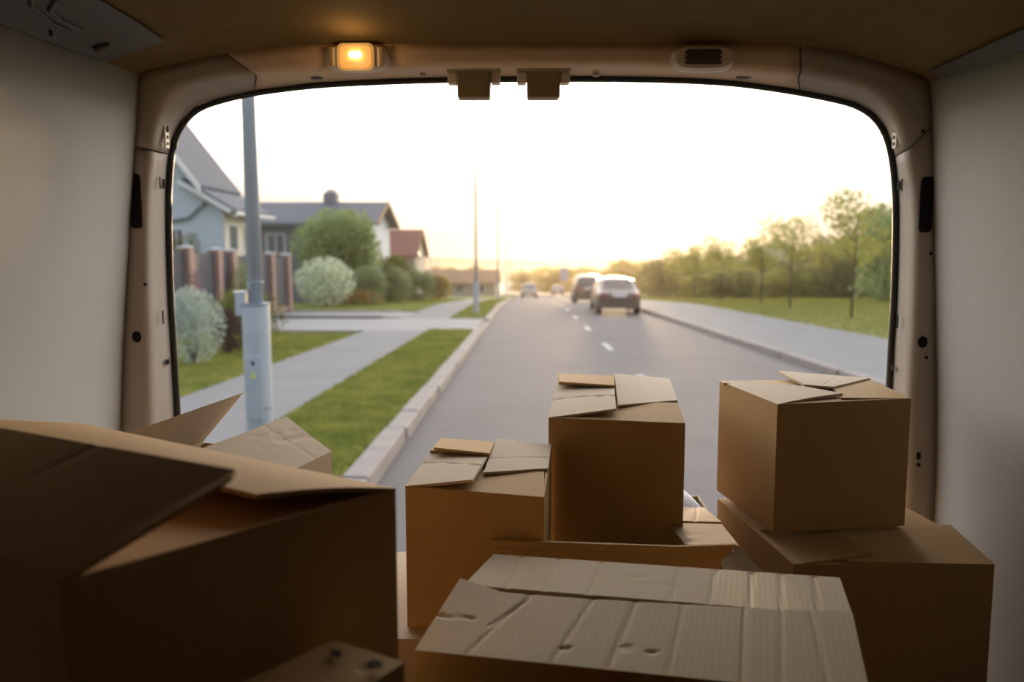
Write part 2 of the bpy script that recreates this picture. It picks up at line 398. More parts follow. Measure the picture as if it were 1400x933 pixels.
ceil_ = struct(MB().add(vs, fs).build('ceiling', M['headliner'], smooth=True)); ceil_['label'] = 'dark headliner of the van roof'
# pressed metal side rails between lining and headliner
def side_rail(name, sx):
    y1 = 1.61 if sx < 0 else 1.70
    sec = arc[:5] if sx < 0 else arc[::-1][:3]
    def sect(y):
        P = [top_edge(sx, y) + Vector((-sx*.004, 0, -.002))]
        P += [roof_pt(p, y) + Vector((-sx*.007, 0, -.006)) for p in sec[1:]]
        return P
    ys_ = [y1, 1.5, 1.35, 1.2, 1.0, .6, .2, -.4, YF]
    vs = [p for y in ys_ for p in sect(y)]; nk = len(sec)
    fs = [(j*nk+k, (j+1)*nk+k, (j+1)*nk+k+1, j*nk+k+1) for j in range(len(ys_)-1) for k in range(nk-1)]
    if sx > 0: fs = [f[::-1] for f in fs]
    o = MB().add(vs, fs).build(name, M['rail'], smooth=True); struct(o)
    o['label'] = 'pressed grey metal %s roof rail' % ('left' if sx < 0 else 'right')
    def on(yy, f):                                    # point on the rail
        P = sect(yy); k = min(nk-2, int(f*(nk-1))); g = f*(nk-1)-k
        return P[k].lerp(P[k+1], g) + Vector((-sx*.001, 0, -.002))
    if sx > 0: return
    MB().tube([on(1.30, .95), on(1.31, .7), on(1.335, .5), on(1.38, .42), on(1.44, .42)], .004, 8).build('rib', M['rail'], o, smooth=True)
    MB().tube([on(1.25, .95), on(1.26, .62), on(1.30, .42), on(1.38, .30), on(1.43, .30)], .003, 8).build('rib', M['rail'], o, smooth=True)
    if sx < 0: MB().tube([on(1.53, .20), on(1.535, .32), on(1.54, .42)], .008, 8).build('boss', M['rail'], o, smooth=True)
    for yy, f in ((1.215, .22), (1.205, .5), (1.40, .15)):
        p = on(yy, f); MB().disc(p, .005, .006, .0015*(-sx), axis='x').build('hole', M['hole'], o)
side_rail('trim_7', -1); side_rail('trim_8', 1)
def on_pillar(u, v): return at_y(u, v, YC - .0008)
def plug(parent, u, v, rx, rz, name='hole'):
    MB().disc(on_pillar(u, v), rx*YC/F, rz*YC/F, .004, 18).build(name, M['hole'], parent)
def slot(parent, u, v, w, h, Y=None, name='slot'):
    MB().rrect(at_y(u, v, (Y or YC) - .0008), w*YC/F, h*YC/F, min(w, h)*.35*YC/F, .004).build(name, M['hole'], parent)
slot(left_pillar, 184.5, 275, 16, 74, name='recess'); plug(left_pillar, 186.5, 461, 6.2, 8)
plug(left_pillar, 198, 389, 2, 2.2)
slot(right_pillar, 1267, 280, 17, 74, name='recess'); plug(right_pillar, 1262, 468, 6.2, 8); plug(right_pillar, 1267, 489, 2.2, 2.4)
plug(right_pillar, 1273, 347, 2, 2.2); slot(right_pillar, 1256.5, 624, 5, 10); plug(right_pillar, 1256.5, 636, 2.6, 2.8); plug(right_pillar, 1262, 179.5, 2, 2)
# small slots on the reveals (seen slightly from the side)
def rev(parent, u, v, w, h, Y, sx, name='slot'):
    p = at_y(u, v, Y); MB().box(p.x-.0012, p.x+.0012, Y-w/2, Y+w/2, p.z-h/2, p.z+h/2).build(name, M['hole'], parent)
for u, v, w, h, Y in ((219, 250, .004, .026, 1.796), (224, 251, .010, .020, 1.828), (223, 434, .004, .03, 1.80), (229.5, 495, .012, .012, 1.82)):
    rev(left_pillar, u, v, w, h, Y, 1)
for u, v, w, h, Y in ((1233, 253, .004, .026, 1.80), (1228.5, 254, .010, .020, 1.83), (1227, 440, .004, .03, 1.81), (1220, 503, .012, .012, 1.83)):
    rev(right_pillar, u, v, w, h, Y, -1)
# bright screw plates at the top of both reveals
for parent, u in ((left_pillar, 227.5), (right_pillar, 1224)):
    s_ = 1 if u < 700 else -1
    p = at_y(u, 184, 1.797)
    pl = MB().box(p.x-.002, p.x+.002, 1.787, 1.807, p.z-.030, p.z+.022).build('screw_plate', M['plastic'], parent, bevel=.002)
    for dz, r in ((.012, .0062), (-.006, .0032), (-.02, .003)):
        MB().disc((p.x + s_*.0022, 1.797, p.z+dz), r, r*1.3, .0012*s_, axis='x').build('screw_hole', M['hole'], pl)
# header details: bolt dimples under the lamp and the blank cover
for u, v, w in ((433, 107, 16), (578, 102.5, 8), (815, 103, 10), (1018, 106, 24)):
    p = at_y(u, v, 1.81); MB().disc((p.x, 1.81, p.z-.0015), w/2*1.8/F, .012, .003, 14, axis='z').build('dimple', M['latch'] if w < 12 else M['rail'], header)

# ---- ceiling lamp (lit) and its blank counterpart
def lamp_shape(name, u, v, w, h, label, cat):
    p = at_y(u, v, YC-.004); k = YC/F
    o = thing(name, (p.x, YC, p.z), label, cat)
    mb = MB(); W_, H_ = w*k, h*k; ring_ = []
    for lv, (sc, y) in enumerate(((1.0, .0), (.97, -.012), (.86, -.020))):
        for a in range(28):
            t = 2*math.pi*a/28; cx, cz = math.cos(t), math.sin(t)
            ring_.append(((abs(cx)**.55)*math.copysign(1, cx)*W_/2*sc, y, (abs(cz)**.7)*math.copysign(1, cz)*H_/2*(sc if lv < 2 else .8)))
    fs = [(l*28+a, l*28+(a+1) % 28, (l+1)*28+(a+1) % 28, (l+1)*28+a) for l in range(2) for a in range(28)] + [tuple(56+a for a in range(28))]
    mb.add(ring_, fs).build('housing', M['plastic'], o, smooth=False)
    return o, k
dome, k = lamp_shape('ceiling_lamp', 489, 80, 84, 36, 'lit interior lamp glowing amber on the van header', 'lamp')
MB().rrect((0, -.027, -.002), 50*k, 36*k, 8*k, .010).build('lens_frame', M['reflector'], dome, bevel=.002)
MB().rrect((0, -.0285, -.002), 42*k, 29*k, 6*k, .003).build('diffuser', emit('glowing_lens', (1.0, .48, .14), .32), dome, bevel=.001, label='amber glowing lens')
mb = MB(); mb.tube([(-.013, -.0285, .002), (-.008, -.0285, .002), (.008, -.0285, .002), (.013, -.0285, .002)], [.002, .0065, .0065, .002], 12).build('bulb', M['bulb'], dome, smooth=True, label='bright bulb')
pl_ = bpy.data.lights.new('lamp_glow', 'POINT'); po_ = bpy.data.objects.new('lamp_glow', pl_); COL.objects.link(po_)
pl_.energy = .10; pl_.color = (1.0, .62, .26); pl_.shadow_soft_size = .012; po_.location = dome.location + Vector((0, -.075, .0))
for dz in (-.011, -.015):
    MB().box(-.022, .022, -.0300, -.0284, dz-.0007, dz+.0007).build('lens_rib', M['reflector'], dome)
for sx in (-1, 1):
    MB().box(sx*33*k-.004, sx*33*k+.004, -.0225, -.0195, -.02, .02).build('clip', M['latch'], dome, bevel=.001)
blank, k = lamp_shape('lamp_blank', 960, 81, 84, 34, 'unlit lamp cover with dark square insert on the header', 'cover')
MB().rrect((-.001, -.0225, .001), 42*k, 19*k, 1.5*k, .004).build('insert', M['grille'], blank, bevel=.0008)
for i in range(3):
    for sx in (-1, 1): MB().box(sx*21.5*k-.003-.001, sx*21.5*k+.003-.001, -.0228, -.0195, (i-1)*.010-.003, (i-1)*.010+.003).build('tooth', M['grille'], blank)
# ---- door latches hanging from the header
for u, lab in ((648, 'left of the two brown door latches on the header'), (743, 'right of the two brown door latches on the header')):
    p = at_y(u, 113, 1.80); k = 1.80/F
    o = thing('door_latch', (p.x, 1.80, p.z), lab, 'latch', 'door latches hanging from the header')
    w, h = 46*k, 42*k
    MB().add([(-w/2, -.012, h/2), (w/2, -.012, h/2), (w/2*.94, -.012, -h/2), (-w/2*.94, -.012, -h/2), (-w/2, .026, h/2), (w/2, .026, h/2), (w/2*.94, .026, -h/2), (-w/2*.94, .026, -h/2)],
             [(3,2,1,0),(4,5,6,7),(0,1,5,4),(1,2,6,5),(2,3,7,6),(3,0,4,7)]).build('latch_body', M['latch'], o, bevel=.004)
    MB().box(-36*k, 36*k, -.022, .03, 13*k, 21*k).build('flange', M['latch'], o, bevel=.003)
    for sx in (-1, 1): MB().box(sx*29*k-6*k, sx*29*k+6*k, -.004, .026, -1*k, 13*k).build('bracket', M['plastic'], o, bevel=.002)
    MB().box(w*.33, w*.42, -.013, -.0115, -h*.35, h*.3).build('edge_strip', M['latch'], o)

# ================================================================== CARTONS
TH = .0045
def ruled(mb, hinge, free, nu=24, nv=8, th=TH, creases=(), bow=0.0, nrm=None):
    """sheet between two polylines, with real creases and thickness"""
    def along(P, f):
        P = [Vector(p) for p in P]; L = [0]
        for a, b in zip(P, P[1:]): L.append(L[-1] + (b-a).length)
        x = f*L[-1]
        for i in range(len(P)-1):
            if x <= L[i+1] + 1e-9: return P[i].lerp(P[i+1], (x-L[i])/max(1e-9, L[i+1]-L[i]))
        return P[-1]
    h0, h1 = Vector(hinge[0]), Vector(hinge[-1]); f0, f1 = Vector(free[0]), Vector(free[-1])
    if nrm is None:
        nrm = (h1-h0).cross(((f0+f1)-(h0+h1))/2).normalized()
        if nrm.z < 0: nrm = -nrm
    ls = (h1-h0).length; lt = ((f0+f1)/2-(h0+h1)/2).length
    top, uvp = [], []
    for j in range(nv+1):
        t = j/nv
        for i in range(nu+1):
            s = i/nu; p = along(hinge, s).lerp(along(free, s), t); d = bow*math.sin(math.pi*t)
            for (s0, t0, s1, t1, dep, wid) in creases:
                ax, ay, bx, by = s0*ls, t0*lt, s1*ls, t1*lt; px, py = s*ls, t*lt
                L2 = (bx-ax)**2+(by-ay)**2; q = max(0, min(1, ((px-ax)*(bx-ax)+(py-ay)*(by-ay))/max(1e-9, L2)))
                dd = math.hypot(px-ax-q*(bx-ax), py-ay-q*(by-ay)); d -= .7*dep*math.exp(-(dd/wid)**2)
            top.append(p + nrm*d); uvp.append((s*ls, t*lt))
    n = len(top); w = nu+1
    bot = [p - nrm*th for p in top]
    fs, uv = [], []
    for j in range(nv):
        for i in range(nu):
            a = (j*w+i, j*w+i+1, (j+1)*w+i+1, (j+1)*w+i); fs.append(a); uv.append([uvp[k] for k in a])
            b = tuple(n+k for k in a[::-1]); fs.append(b); uv.append([uvp[k-n] for k in b])
    edge = [i for i in range(w)] + [(j+1)*w-1 for j in range(1, nv+1)] + [nv*w+i for i in range(w-2, -1, -1)] + [j*w for j in range(nv-1, 0, -1)]
    for a, b in zip(edge, edge[1:]+edge[:1]):
        fs.append((b, a, n+a, n+b)); uv.append([uvp[b], uvp[a], uvp[a], uvp[b]])
    mb.add(top + bot, fs, uv)
    return mb
class Carton:
    def __init__(s, label, top, bottom, m='card', name='cardboard_box', group='cardboard boxes in the van', rim=0.0):
        """top: four rim corners in order; bottom: drop below the lens (one value or four)"""
        s.top = [Vector(p) for p in top]; s.m = m
        bz = bottom if isinstance(bottom, (list, tuple)) else [bottom]*4
        s.bot = [Vector((p.x, p.y, CZ-b)) for p, b in zip(s.top, bz)]
        c = sum(s.bot, Vector())/4
        s.root = thing(name, c, label, 'box', group); s.c = c
        s.n = (s.top[1]-s.top[0]).cross(s.top[3]-s.top[0]).normalized()
        if s.n.z < 0: s.n = -s.n
        mb = MB(); T, B = s.top, s.bot; cen = sum(T, Vector())/4; cb = sum(B, Vector())/4
        inn = lambda p, q: p + (Vector((q.x, q.y, p.z))-p).normalized()*(TH*1.4)
        Ti = [inn(p, cen) for p in T]; Bi = [inn(p, cb)+Vector((0, 0, .006)) for p in B]
        def quad(a, b, c_, d, flip=False):
            L = (b-a).length; H = (d-a).length; q = [(0, 0), (L, 0), (L, H), (0, H)]
            # a slightly bulging wall, 8 x 4 facets
            nu, nv = 8, 4; nr = (b-a).cross(d-a).normalized(); vs = []; uq = []
            for j in range(nv+1):
                for i in range(nu+1):
                    u_, v_ = i/nu, j/nv; p = (a.lerp(b, u_)).lerp(d.lerp(c_, u_), v_)
                    vs.append(p + nr*.0025*math.sin(math.pi*u_)*math.sin(math.pi*min(1, v_*1.0))*(1 if not flip else -1)); uq.append((u_*L, v_*H))
            fs = [(j*(nu+1)+i, j*(nu+1)+i+1, (j+1)*(nu+1)+i+1, (j+1)*(nu+1)+i) for j in range(nv) for i in range(nu)]
            if flip: fs = [f[::-1] for f in fs]
            mb.add(vs, fs, [[uq[k] for k in f] for f in fs])
        for i in range(4):
            j = (i+1) % 4
            quad(B[i], B[j], T[j], T[i]); quad(Bi[i], Bi[j], Ti[j], Ti[i], True)
            mb.add([T[i], T[j], Ti[j], Ti[i]], [(0, 1, 2, 3)], [[(0, 0), (.1, 0), (.1, .01), (0, .01)]])
        mb.add(B, [(3, 2, 1, 0)], [[(0, 0), (.3, 0), (.3, .3), (0, .3)]]); mb.add(Bi, [(0, 1, 2, 3)], [[(0, 0), (.3, 0), (.3, .3), (0, .3)]])
        shift(mb, c).build('body', M[m], s.root)
    def pt(s, u, v, e=0.0): return at_plane(u, v, s.top[0] + s.n*e, s.n)
    def flap(s, hinge, free, m=None, label=None, **kw):
        mb = ruled(MB(), hinge, free, **kw); shift(mb, s.c)
        return mb.build('flap', M[m or s.m], s.root, label=label)
FL_ = 1.0                                            # drop of the load floor
# --- big carton on the left
Nn, Rr, Bb = at_z(82, 795, .23), at_z(541, 668, .23), at_z(112, 579, .23)
Ll = Nn + (Bb - Rr)*.90
b1 = Carton('big dark open cardboard box filling the left foreground', [Nn, Rr, Bb, Ll], FL_, 'card3')
tip = at_z(326, 643, .175); e0 = at_z(301, 661, .18)
far = Ll + (tip - Nn); far.z = CZ - .19
b1.flap([Nn, Nn.lerp(Ll, .03), Ll], [e0, tip, far], nu=40, label='dark flap rising towards the lens', creases=((.45, 0, .42, 1, .0015, .004),))
inw = Vector((-(Bb-Rr).y, (Bb-Rr).x, 0)).normalized()
if inw.y > 0: inw = -inw
f2a = at_z(350, 676, .21); f2b = f2a + (Bb - Rr)*.93; f2c = at_z(-60, 571, .212)
b1.flap([Rr, Rr.lerp(Bb, .06), Bb, f2c], [f2a, f2a.lerp(f2b, .02), f2b, f2c + inw*.12], nu=60, bow=.003, label='sunlit flap folded over the far side')
b1.flap([Nn.lerp(Rr, .01), Nn.lerp(Rr, .96)], [Nn.lerp(Rr, .05)+(Bb-Rr)*.3+Vector((0, 0, -.012)), Nn.lerp(Rr, .92)+(Bb-Rr)*.3+Vector((0, 0, -.012))], label='short inner flap')
# --- carton behind it with a raised flap
C0 = at_z(453, 617, .334); e1, e2 = Vector((-.24, -.97, 0)), Vector((-.97, .24, 0))
b8 = Carton('open cardboard box behind the big left box, one flap standing up', [C0+e1*.24, C0, C0+e2*.25, C0+e1*.24+e2*.25], FL_, 'card2')
g0 = at_z(392, 570, .285)
b8.flap([C0, C0+e1*.24], [g0, g0+e1*.24], nu=30, nv=12, creases=((.02, .45, .35, .62, .003, .006), (0, .62, .5, .85, .002, .003), (.55, 0, .55, 1, .0015, .003), (.22, 0, .3, 1, .001, .003)), label='pale creased flap')
b8.flap([C0+e2*.25, C0+e2*.25+e1*.24], [at_z(333, 537, .25), at_z(187, 588, .25)], nrm=Vector((.8, -.3, .5)).normalized(), creases=((.3, 0, .2, 1, .0015, .004), (.6, 0, .55, 1, .0015, .004)), nu=30, label='brown flap standing up')
# --- the small carton left of centre and the one below it
t2 = [at_z(554, 665, .361), at_z(744, 680, .361), at_y(754, 611, 1.45), at_y(601, 601, 1.50)]
b10 = Carton('low cardboard box beneath the short closed box left of centre', [at_y(440, 874, 1.18), at_y(715, 874, 1.18), at_y(705, 755, 1.524), at_y(510, 755, 1.524)], FL_, 'card2')
zb10 = CZ - b10.top[0].z
b10.flap([b10.top[0], b10.top[1]], [b10.top[0].lerp(b10.top[3], .985)+Vector((0, 0, .002)), b10.top[1].lerp(b10.top[2], .985)+Vector((0, 0, .002))], label='lit top flap')
b2 = Carton('short closed cardboard box left of the tall centre box', t2, zb10 - .004, 'card')
b2.flap([t2[0], t2[1]], [b2.pt(625, 641, .002), b2.pt(744, 645, .002)], label='front flap')
b2.flap([t2[3], t2[3].lerp(t2[2], .55)], [b2.pt(588, 616, .006), b2.pt(668, 620, .006)], label='back flap')
b2.flap([t2[1].lerp(t2[2], .46)+Vector((0, 0, .005)), t2[2]+Vector((0, 0, .004))], [b2.pt(661, 646, .008), b2.pt(679, 600, .013)], m='card2', creases=((.42, 0, .38, 1, .0015, .003),))
b2.flap([t2[0], t2[3]], [b2.pt(646, 656, .014), b2.pt(668, 622, .010)], m='card2', creases=((.45, 0, .55, 1, .003, .004),), label='creased left flap')
b2.flap([b2.pt(603, 599, .010), b2.pt(677, 604, .012)], [b2.pt(593, 612, .016), b2.pt(669, 620, .016)], label='narrow strip of back flap')
# --- tall centre carton on the carton with ragged flaps
b7top = .53
b7 = Carton('low cardboard box with ragged flaps beneath the tall centre box', [at_y(800, 793, 1.30), at_y(1028, 793, 1.30), at_y(955, 678, 1.75), at_y(772, 678, 1.75)], FL_, 'card2')
q7 = [Vector((.085, 1.30, CZ-b7top)), Vector((.365, 1.30, CZ-b7top)), Vector((.375, 1.75, CZ-b7top)), Vector((.085, 1.75, CZ-b7top))]
t3 = [at_z(750, 571, .303), at_z(937, 579, .303), at_y(915, 520, 1.80), at_y(763, 511, 1.82)]
b3 = Carton('tallest closed cardboard box in the centre, above the road', t3, [CZ-b7.top[0].z-.004]*4, 'card')
b3.flap([t3[0], t3[1]], [b3.pt(785, 548, .002), b3.pt(926, 551, .002)], label='front flap', creases=((.3, .4, .7, .6, .0015, .004),))
b3.flap([t3[3], t3[3].lerp(t3[2], .5)], [b3.pt(764, 523, .005), b3.pt(838, 526, .005)], label='back flap')
b3.flap([t3[1].lerp(t3[2], .42)+Vector((0, 0, .005)), t3[2]+Vector((0, 0, .004))], [b3.pt(845, 554, .008), b3.pt(840, 511, .013)], m='card2', label='right flap')
b3.flap([t3[0], t3[3]], [b3.pt(842, 559, .014), b3.pt(840, 528, .010)], m='card2', creases=((.35, 0, .55, 1, .004, .005),), label='creased left flap')
b3.flap([b3.pt(764, 511, .010), b3.pt(840, 514, .012)], [b3.pt(765, 522, .016), b3.pt(840, 527, .016)], label='narrow strip of back flap')
b7.flap([at_y(944, 751, 1.26), at_y(1010, 746, 1.26)], [at_y(912, 715, 1.44), at_y(987, 717, 1.44)], creases=((0, .25, .9, .15, .003, .004), (0, .5, 1, .45, .002, .003)), label='crumpled flap')
b7.flap([at_y(912, 712, 1.46), at_y(987, 714, 1.46)], [at_y(912, 693, 1.66), at_y(962, 694, 1.66)], creases=((.5, 0, .8, 1, .002, .003),))
b7.flap([at_y(985, 768, 1.22), at_y(1002, 792, 1.20)], [at_y(1011, 748, 1.27), at_y(1047, 787, 1.27)], nu=10, nv=6, label='torn corner flap')
# --- loose sheet standing behind the front carton
sh = thing('cardboard_sheet', (.13, 1.15, FZ), 'dark flat cardboard sheet on edge behind the long front box', 'cardboard')
tl, tm, tr, tk = at_y(672, 739, 1.150), at_y(925, 748, 1.150), at_y(1008, 745, 1.150), at_y(985, 769, 1.150)
mb = MB(); mb.prism([Vector((tl.x, 1.15, FZ)), Vector((tk.x, 1.15, FZ)), tk, tr, tm, tl], (0, .006, 0)); shift(mb, (.13, 1.15, FZ)).build('sheet', M['card'], sh)
mb = MB(); mb.tube([(tl.x-.13+.004, -.0005, tl.z-FZ-.012), (tm.x-.13, -.0005, tm.z-FZ-.012)], .0012, 6).build('crease', M['card'], sh)
pp = thing('pale_sheet', at_y(935, 690, 1.72), 'pale bluish white sheet behind the tall centre box', 'paper')  # stand-in sheet for an unidentified pale sliver
mb = MB(); ruled(mb, [at_y(905, 712, 1.66), at_y(968, 706, 1.66)], [at_y(905, 645, 1.78), at_y(932, 668, 1.76)], 12, 8, .0006, bow=.006); shift(mb, pp.location).build('sheet', M['paper'], pp, smooth=True)
# --- right stack
t5 = [at_z(1085, 772, .525), at_z(1360, 772, .525), at_z(1262, 712, .525), at_z(981, 682, .525)]
t5[2] = t5[1] + (t5[3] - t5[0]) * 1.0 + Vector((.03, 0, 0))
b5 = Carton('large lower cardboard box against the right wall, a box on it', t5, FL_, 'card')
b5.flap([t5[0], t5[1]], [b5.pt(1055, 720, .002), b5.pt(1300, 718, .002)], nu=30, label='front flap')
b5.flap([t5[3], t5[2]], [b5.pt(1040, 725, .002), b5.pt(1290, 722, .002)], nu=30, label='back flap')
b5.flap([t5[1], t5[2]], [b5.pt(1160, 768, .005), b5.pt(1110, 702, .005)], label='right flap')
b5.flap([t5[0], t5[3]], [b5.pt(1192, 758, .010), b5.pt(1082, 688, .008)], label='lifted left flap', nu=30)
mb = MB(); mb.add([], [])
t4 = [at_z(1063, 553, .27), at_z(1246, 545, .27), at_z(1190, 519, .27), at_z(984, 521, .27)]
b4 = Carton('upper cardboard box on the right stack, tallest beside right pillar', t4, [.507, .514, .514, .507], 'card')
b4.flap([t4[0], t4[1]], [b4.pt(1068, 538, .001), b4.pt(1215, 535, .001)], m='card', label='front flap')
b4.flap([t4[1], t4[2]], [b4.pt(1150, 544, .004), b4.pt(1137, 527, .004)], m='card', label='dull right flap', nu=16, creases=((.3, .2, .6, .8, .0015, .003),))
b4.flap([t4[0], t4[3]], [b4.pt(1152, 538, .008), b4.pt(1092, 527, .010)], m='card2', label='pale left flap', bow=.002)
b4.flap([t4[2]+Vector((0, 0, .003)), at_y(1063, 507, 1.73)], [b4.pt(1139, 529, .008), b4.pt(1100, 526, .011)], m='card2', label='pale back flap with lifted corner', creases=((.3, 0, .4, 1, .0015, .003),))
b4.flap([t4[3], t4[3].lerp(t4[2], .5)], [b4.pt(990, 524, .001), b4.pt(1090, 526, .003)], label='back flap strip')
# --- long front carton with two creased flaps
t6 = [at_z(567, 889, .42), at_z(1190, 952, .42), at_z(1148, 790, .42), at_z(675, 758, .42)]
b6 = Carton('long cardboard box in the centre foreground with creased dented top', t6, FL_, 'card')
far_f = [b6.pt(634, 800, .004), b6.pt(1166, 842, .004)]
cr = [(.09, 0, .12, 1, .0018, .003), (.2, 0, .22, 1, .0012, .003), (.33, 0, .34, 1, .0014, .004), (.56, 0, .55, 1, .0012, .003), (.66, 0, .65, 1, .0016, .003), (.76, 0, .75, 1, .002, .003), (.84, 0, .83, 1, .0016, .003), (.93, 0, .92, 1, .002, .003)]
cr2 = [(.0, .45, .09, .5, .003, .003), (.12, 0, .2, 1, .0018, .003), (.14, .45, .2, .9, .002, .003), (.32, 0, .36, 1, .0018, .003), (.45, 0, .47, 1, .002, .004), (.58, 0, .59, 1, .0014, .003), (.74, 0, .74, 1, .0018, .003), (.82, 0, .83, 1, .0012, .003), (.92, 0, .9, 1, .0014, .003),
       (.335, .22, .345, .22, .004, .004), (.47, .30, .485, .295, .004, .004), (.53, .27, .545, .265, .003, .0035)]
b6.flap([t6[3], t6[2]], far_f, m='fluted', nu=110, nv=10, creases=cr + [(.36, .35, .52, .45, .0015, .003), (.45, .6, .7, .62, .001, .002)], label='pale far flap')
near_f = [b6.pt(629, 791, .020), b6.pt(687, 810, .012), b6.pt(800, 819, .010), b6.pt(1052, 833, .009), b6.pt(1165, 837, .010)]
b6.flap([t6[0], t6[1]], near_f, m='fluted', nu=130, nv=22, creases=cr2, label='creased and dented near flap')
# --- narrow carton standing in the near left
k0, k1, k2, k3 = at_z(553, 906, .33), at_z(451, 879, .33), at_z(290, 952, .33), at_z(430, 985, .33)
b9 = Carton('narrow cardboard box with slotted top in the dim bottom centre', [k3, k0, k1, k2], FL_, 'card')
b9.flap([k3, k0], [k2.lerp(k3, .06)+Vector((0, 0, .003)), k1.lerp(k0, .06)+Vector((0, 0, .003))], nu=30, creases=((.75, .25, .82, .25, .004, .004),), label='slotted top flap')
for u, v in ((515, 908), (459, 894)):
    for dv in (-2, 3):
        p = at_z(u, v+dv, .3255); d = (k0-k1).normalized()
        mb = MB(); a = p - d*.005; b = p + d*.005; w = Vector((d.y, -d.x, 0))*.0016
        mb.prism([a-w, b-w, b+w, a+w], (0, 0, .0008)); shift(mb, b9.c).build('slot', M['hole'], b9.root)

# ================================================================== STREET
def ys_between(y0, y1, step=3.0):
    k = max(1, int(math.ceil((y1-y0)/step))); return sorted(set([y0 + (y1-y0)*i/k for i in range(k+1)] + ([40.0] if y0 < 40 < y1 else [])))
def strip(name, x0, x1, y0, y1, dz, m, th=.25, top=None, xs=None):
    """a slab that follows the fall of the street; x0/x1 may be functions of y"""
    fx0 = x0 if callable(x0) else (lambda y: x0); fx1 = x1 if callable(x1) else (lambda y: x1)
    ys = ys_between(y0, y1); vs = []
    for y in ys:
        a, b, z = fx0(y), fx1(y), G(y)+dz
        vs += [(a, y, z), (b, y, z), (b, y, z-th), (a, y, z-th)]
    fs = [(j*4+k, j*4+(k+1) % 4, (j+1)*4+(k+1) % 4, (j+1)*4+k) for j in range(len(ys)-1) for k in range(4)]
    fs += [(3, 2, 1, 0), tuple((len(ys)-1)*4+k for k in range(4))]
    fs = [f[::-1] for f in fs]
    return struct(MB().add(vs, fs).build(name, m))
road = strip('road', -1.2, 5.05, -12, 150, 0.0, M['asphalt'])
KT = .13
strip('ground_left', -130, -1.42, 2, 150, KT-.06, M['soil'], th=3)
strip('ground_right', 8.55, 150, 2, 150, KT-.03, M['meadow'], th=3)
strip('sidewalk_left', -4.35, -2.65, 2, 62, KT-.01, M['walk'])
strip('sidewalk_right', 5.22, 8.55, -6, 120, KT-.005, M['walk'])
drv = strip('driveway', lambda y: -11.5 if y > 20.9 else -4.3, -1.40, 21.6, 27.3, KT-.008, M['drive'])
strip('driveway_apron', -11.5, -4.3, 28.0, 31.5, KT+.0, M['drive'])
strip('lawn_front', -9.5, -4.35, 3, 20.6, KT-.02, M['soil'])
strip('verge_near', -2.65, -1.42, 2, 22.0, KT-.02, M['soil'])
strip('verge_far', -2.65, -1.42, 28.0, 62, KT-.02, M['soil'])
strip('lawn_far', -9.5, -4.35, 33.0, 62, KT-.02, M['soil'])
strip('lawn_trim', -9.5, -4.9, 27.3, 28.0, KT+.06, M['kerbd'])
strip('lawn_trim_far', -9.5, -5.0, 31.5, 32.2, KT+.03, M['kerbd'])
# kerbs: one stone after the other
def kerb(name, x0, x1, y0, y1, L, top, label):
    root = bpy.data.objects.new(name, None); COL.objects.link(root); root['kind'] = 'structure'; root['label'] = label
    me = None; y = y0; i = 0
    src = None
    while y < y1:
        if src is None:
            mb = MB(); mb.hexa([(x0, .008, -.25), (x1, .008, -.25), (x1, L-.008, -.25-.0245*L), (x0, L-.008, -.25-.0245*L)],
                               [(x0, .008, 0), (x1-.03, .008, 0), (x1-.03, L-.008, -.0245*L), (x0, L-.008, -.0245*L)] if x0 < 2 else [(x0+.02, .008, 0), (x1, .008, 0), (x1, L-.008, -.0245*L), (x0+.02, L-.008, -.0245*L)])
            src = mb.build('kerb_stone', M['kerb'], root, bevel=.02); o = src
        else:
            o = src.copy(); COL.objects.link(o)
        dip = .07 if (x0 < 2 and 22.4 < y < 27) else 0
        o.location = (random.uniform(-.012, .012), y, G(y) + top - dip + random.uniform(-.006, .006)); o.rotation_euler = (0, 0, random.uniform(-.006, .006))
        if y > 40: o.rotation_euler.x = -.022
        y += L
kerb('trim_9', -1.42, -1.18, 2, 70, 1.0, KT, 'left kerb of pale concrete stones')
kerb('trim_10', 5.03, 5.23, 2, 70, 1.0, KT, 'right kerb of pale concrete stones')
for y in range(12, 66, 6):                            # painted centre dashes
    mb = MB(); y0 = y - .5; y1 = y0 + 1.7
    mb.hexa([(1.81, y0, G(y0)-.004), (1.94, y0, G(y0)-.004), (1.94, y1, G(y1)-.004), (1.81, y1, G(y1)-.004)], [(1.81, y0, G(y0)+.004), (1.94, y0, G(y0)+.004), (1.94, y1, G(y1)+.004), (1.81, y1, G(y1)+.004)])
    mb.build('lane_dash', M['paint'], road)
# far ground, lake and hills
struct(MB().add([(-900, 150, G(150)-.3), (900, 150, G(150)-.3), (900, 372, -20.5), (-900, 372, -20.5)], [(0, 1, 2, 3)]).build('meadow', M['meadow']))
struct(MB().add([(-1500, 330, -19.6), (1500, 330, -19.6), (1500, 620, -19.6), (-1500, 620, -19.6)], [(0, 1, 2, 3)]).build('lake', M['lake']))
def hills(name, y, base, amp, seed, col):
    r = np.random.default_rng(seed); xs = np.linspace(-1600, 1600, 160); ph = r.uniform(0, 6, 6)
    h = sum(np.sin(xs/(60+45*k)+ph[k])/(1.2+.25*k) for k in range(6))
    vs = []
    for j, (dy, f) in enumerate(((0, 0), (60, .55), (140, 1.0), (400, .9))):
        for x, q in zip(xs, h): vs.append((x, y+dy, -21 if f == 0 else base + amp*f*(.7+.16*q) - (1-f)*6))
    n_ = len(xs); fs = [(j*n_+i, j*n_+i+1, (j+1)*n_+i+1, (j+1)*n_+i) for j in range(3) for i in range(n_-1)]
    struct(MB().add(vs, fs).build(name, col, smooth=True))
hills('hills', 600, -16, 5, 3, M['hill']); hills('hills_far', 1150, -22, 16, 5, M['hill'])

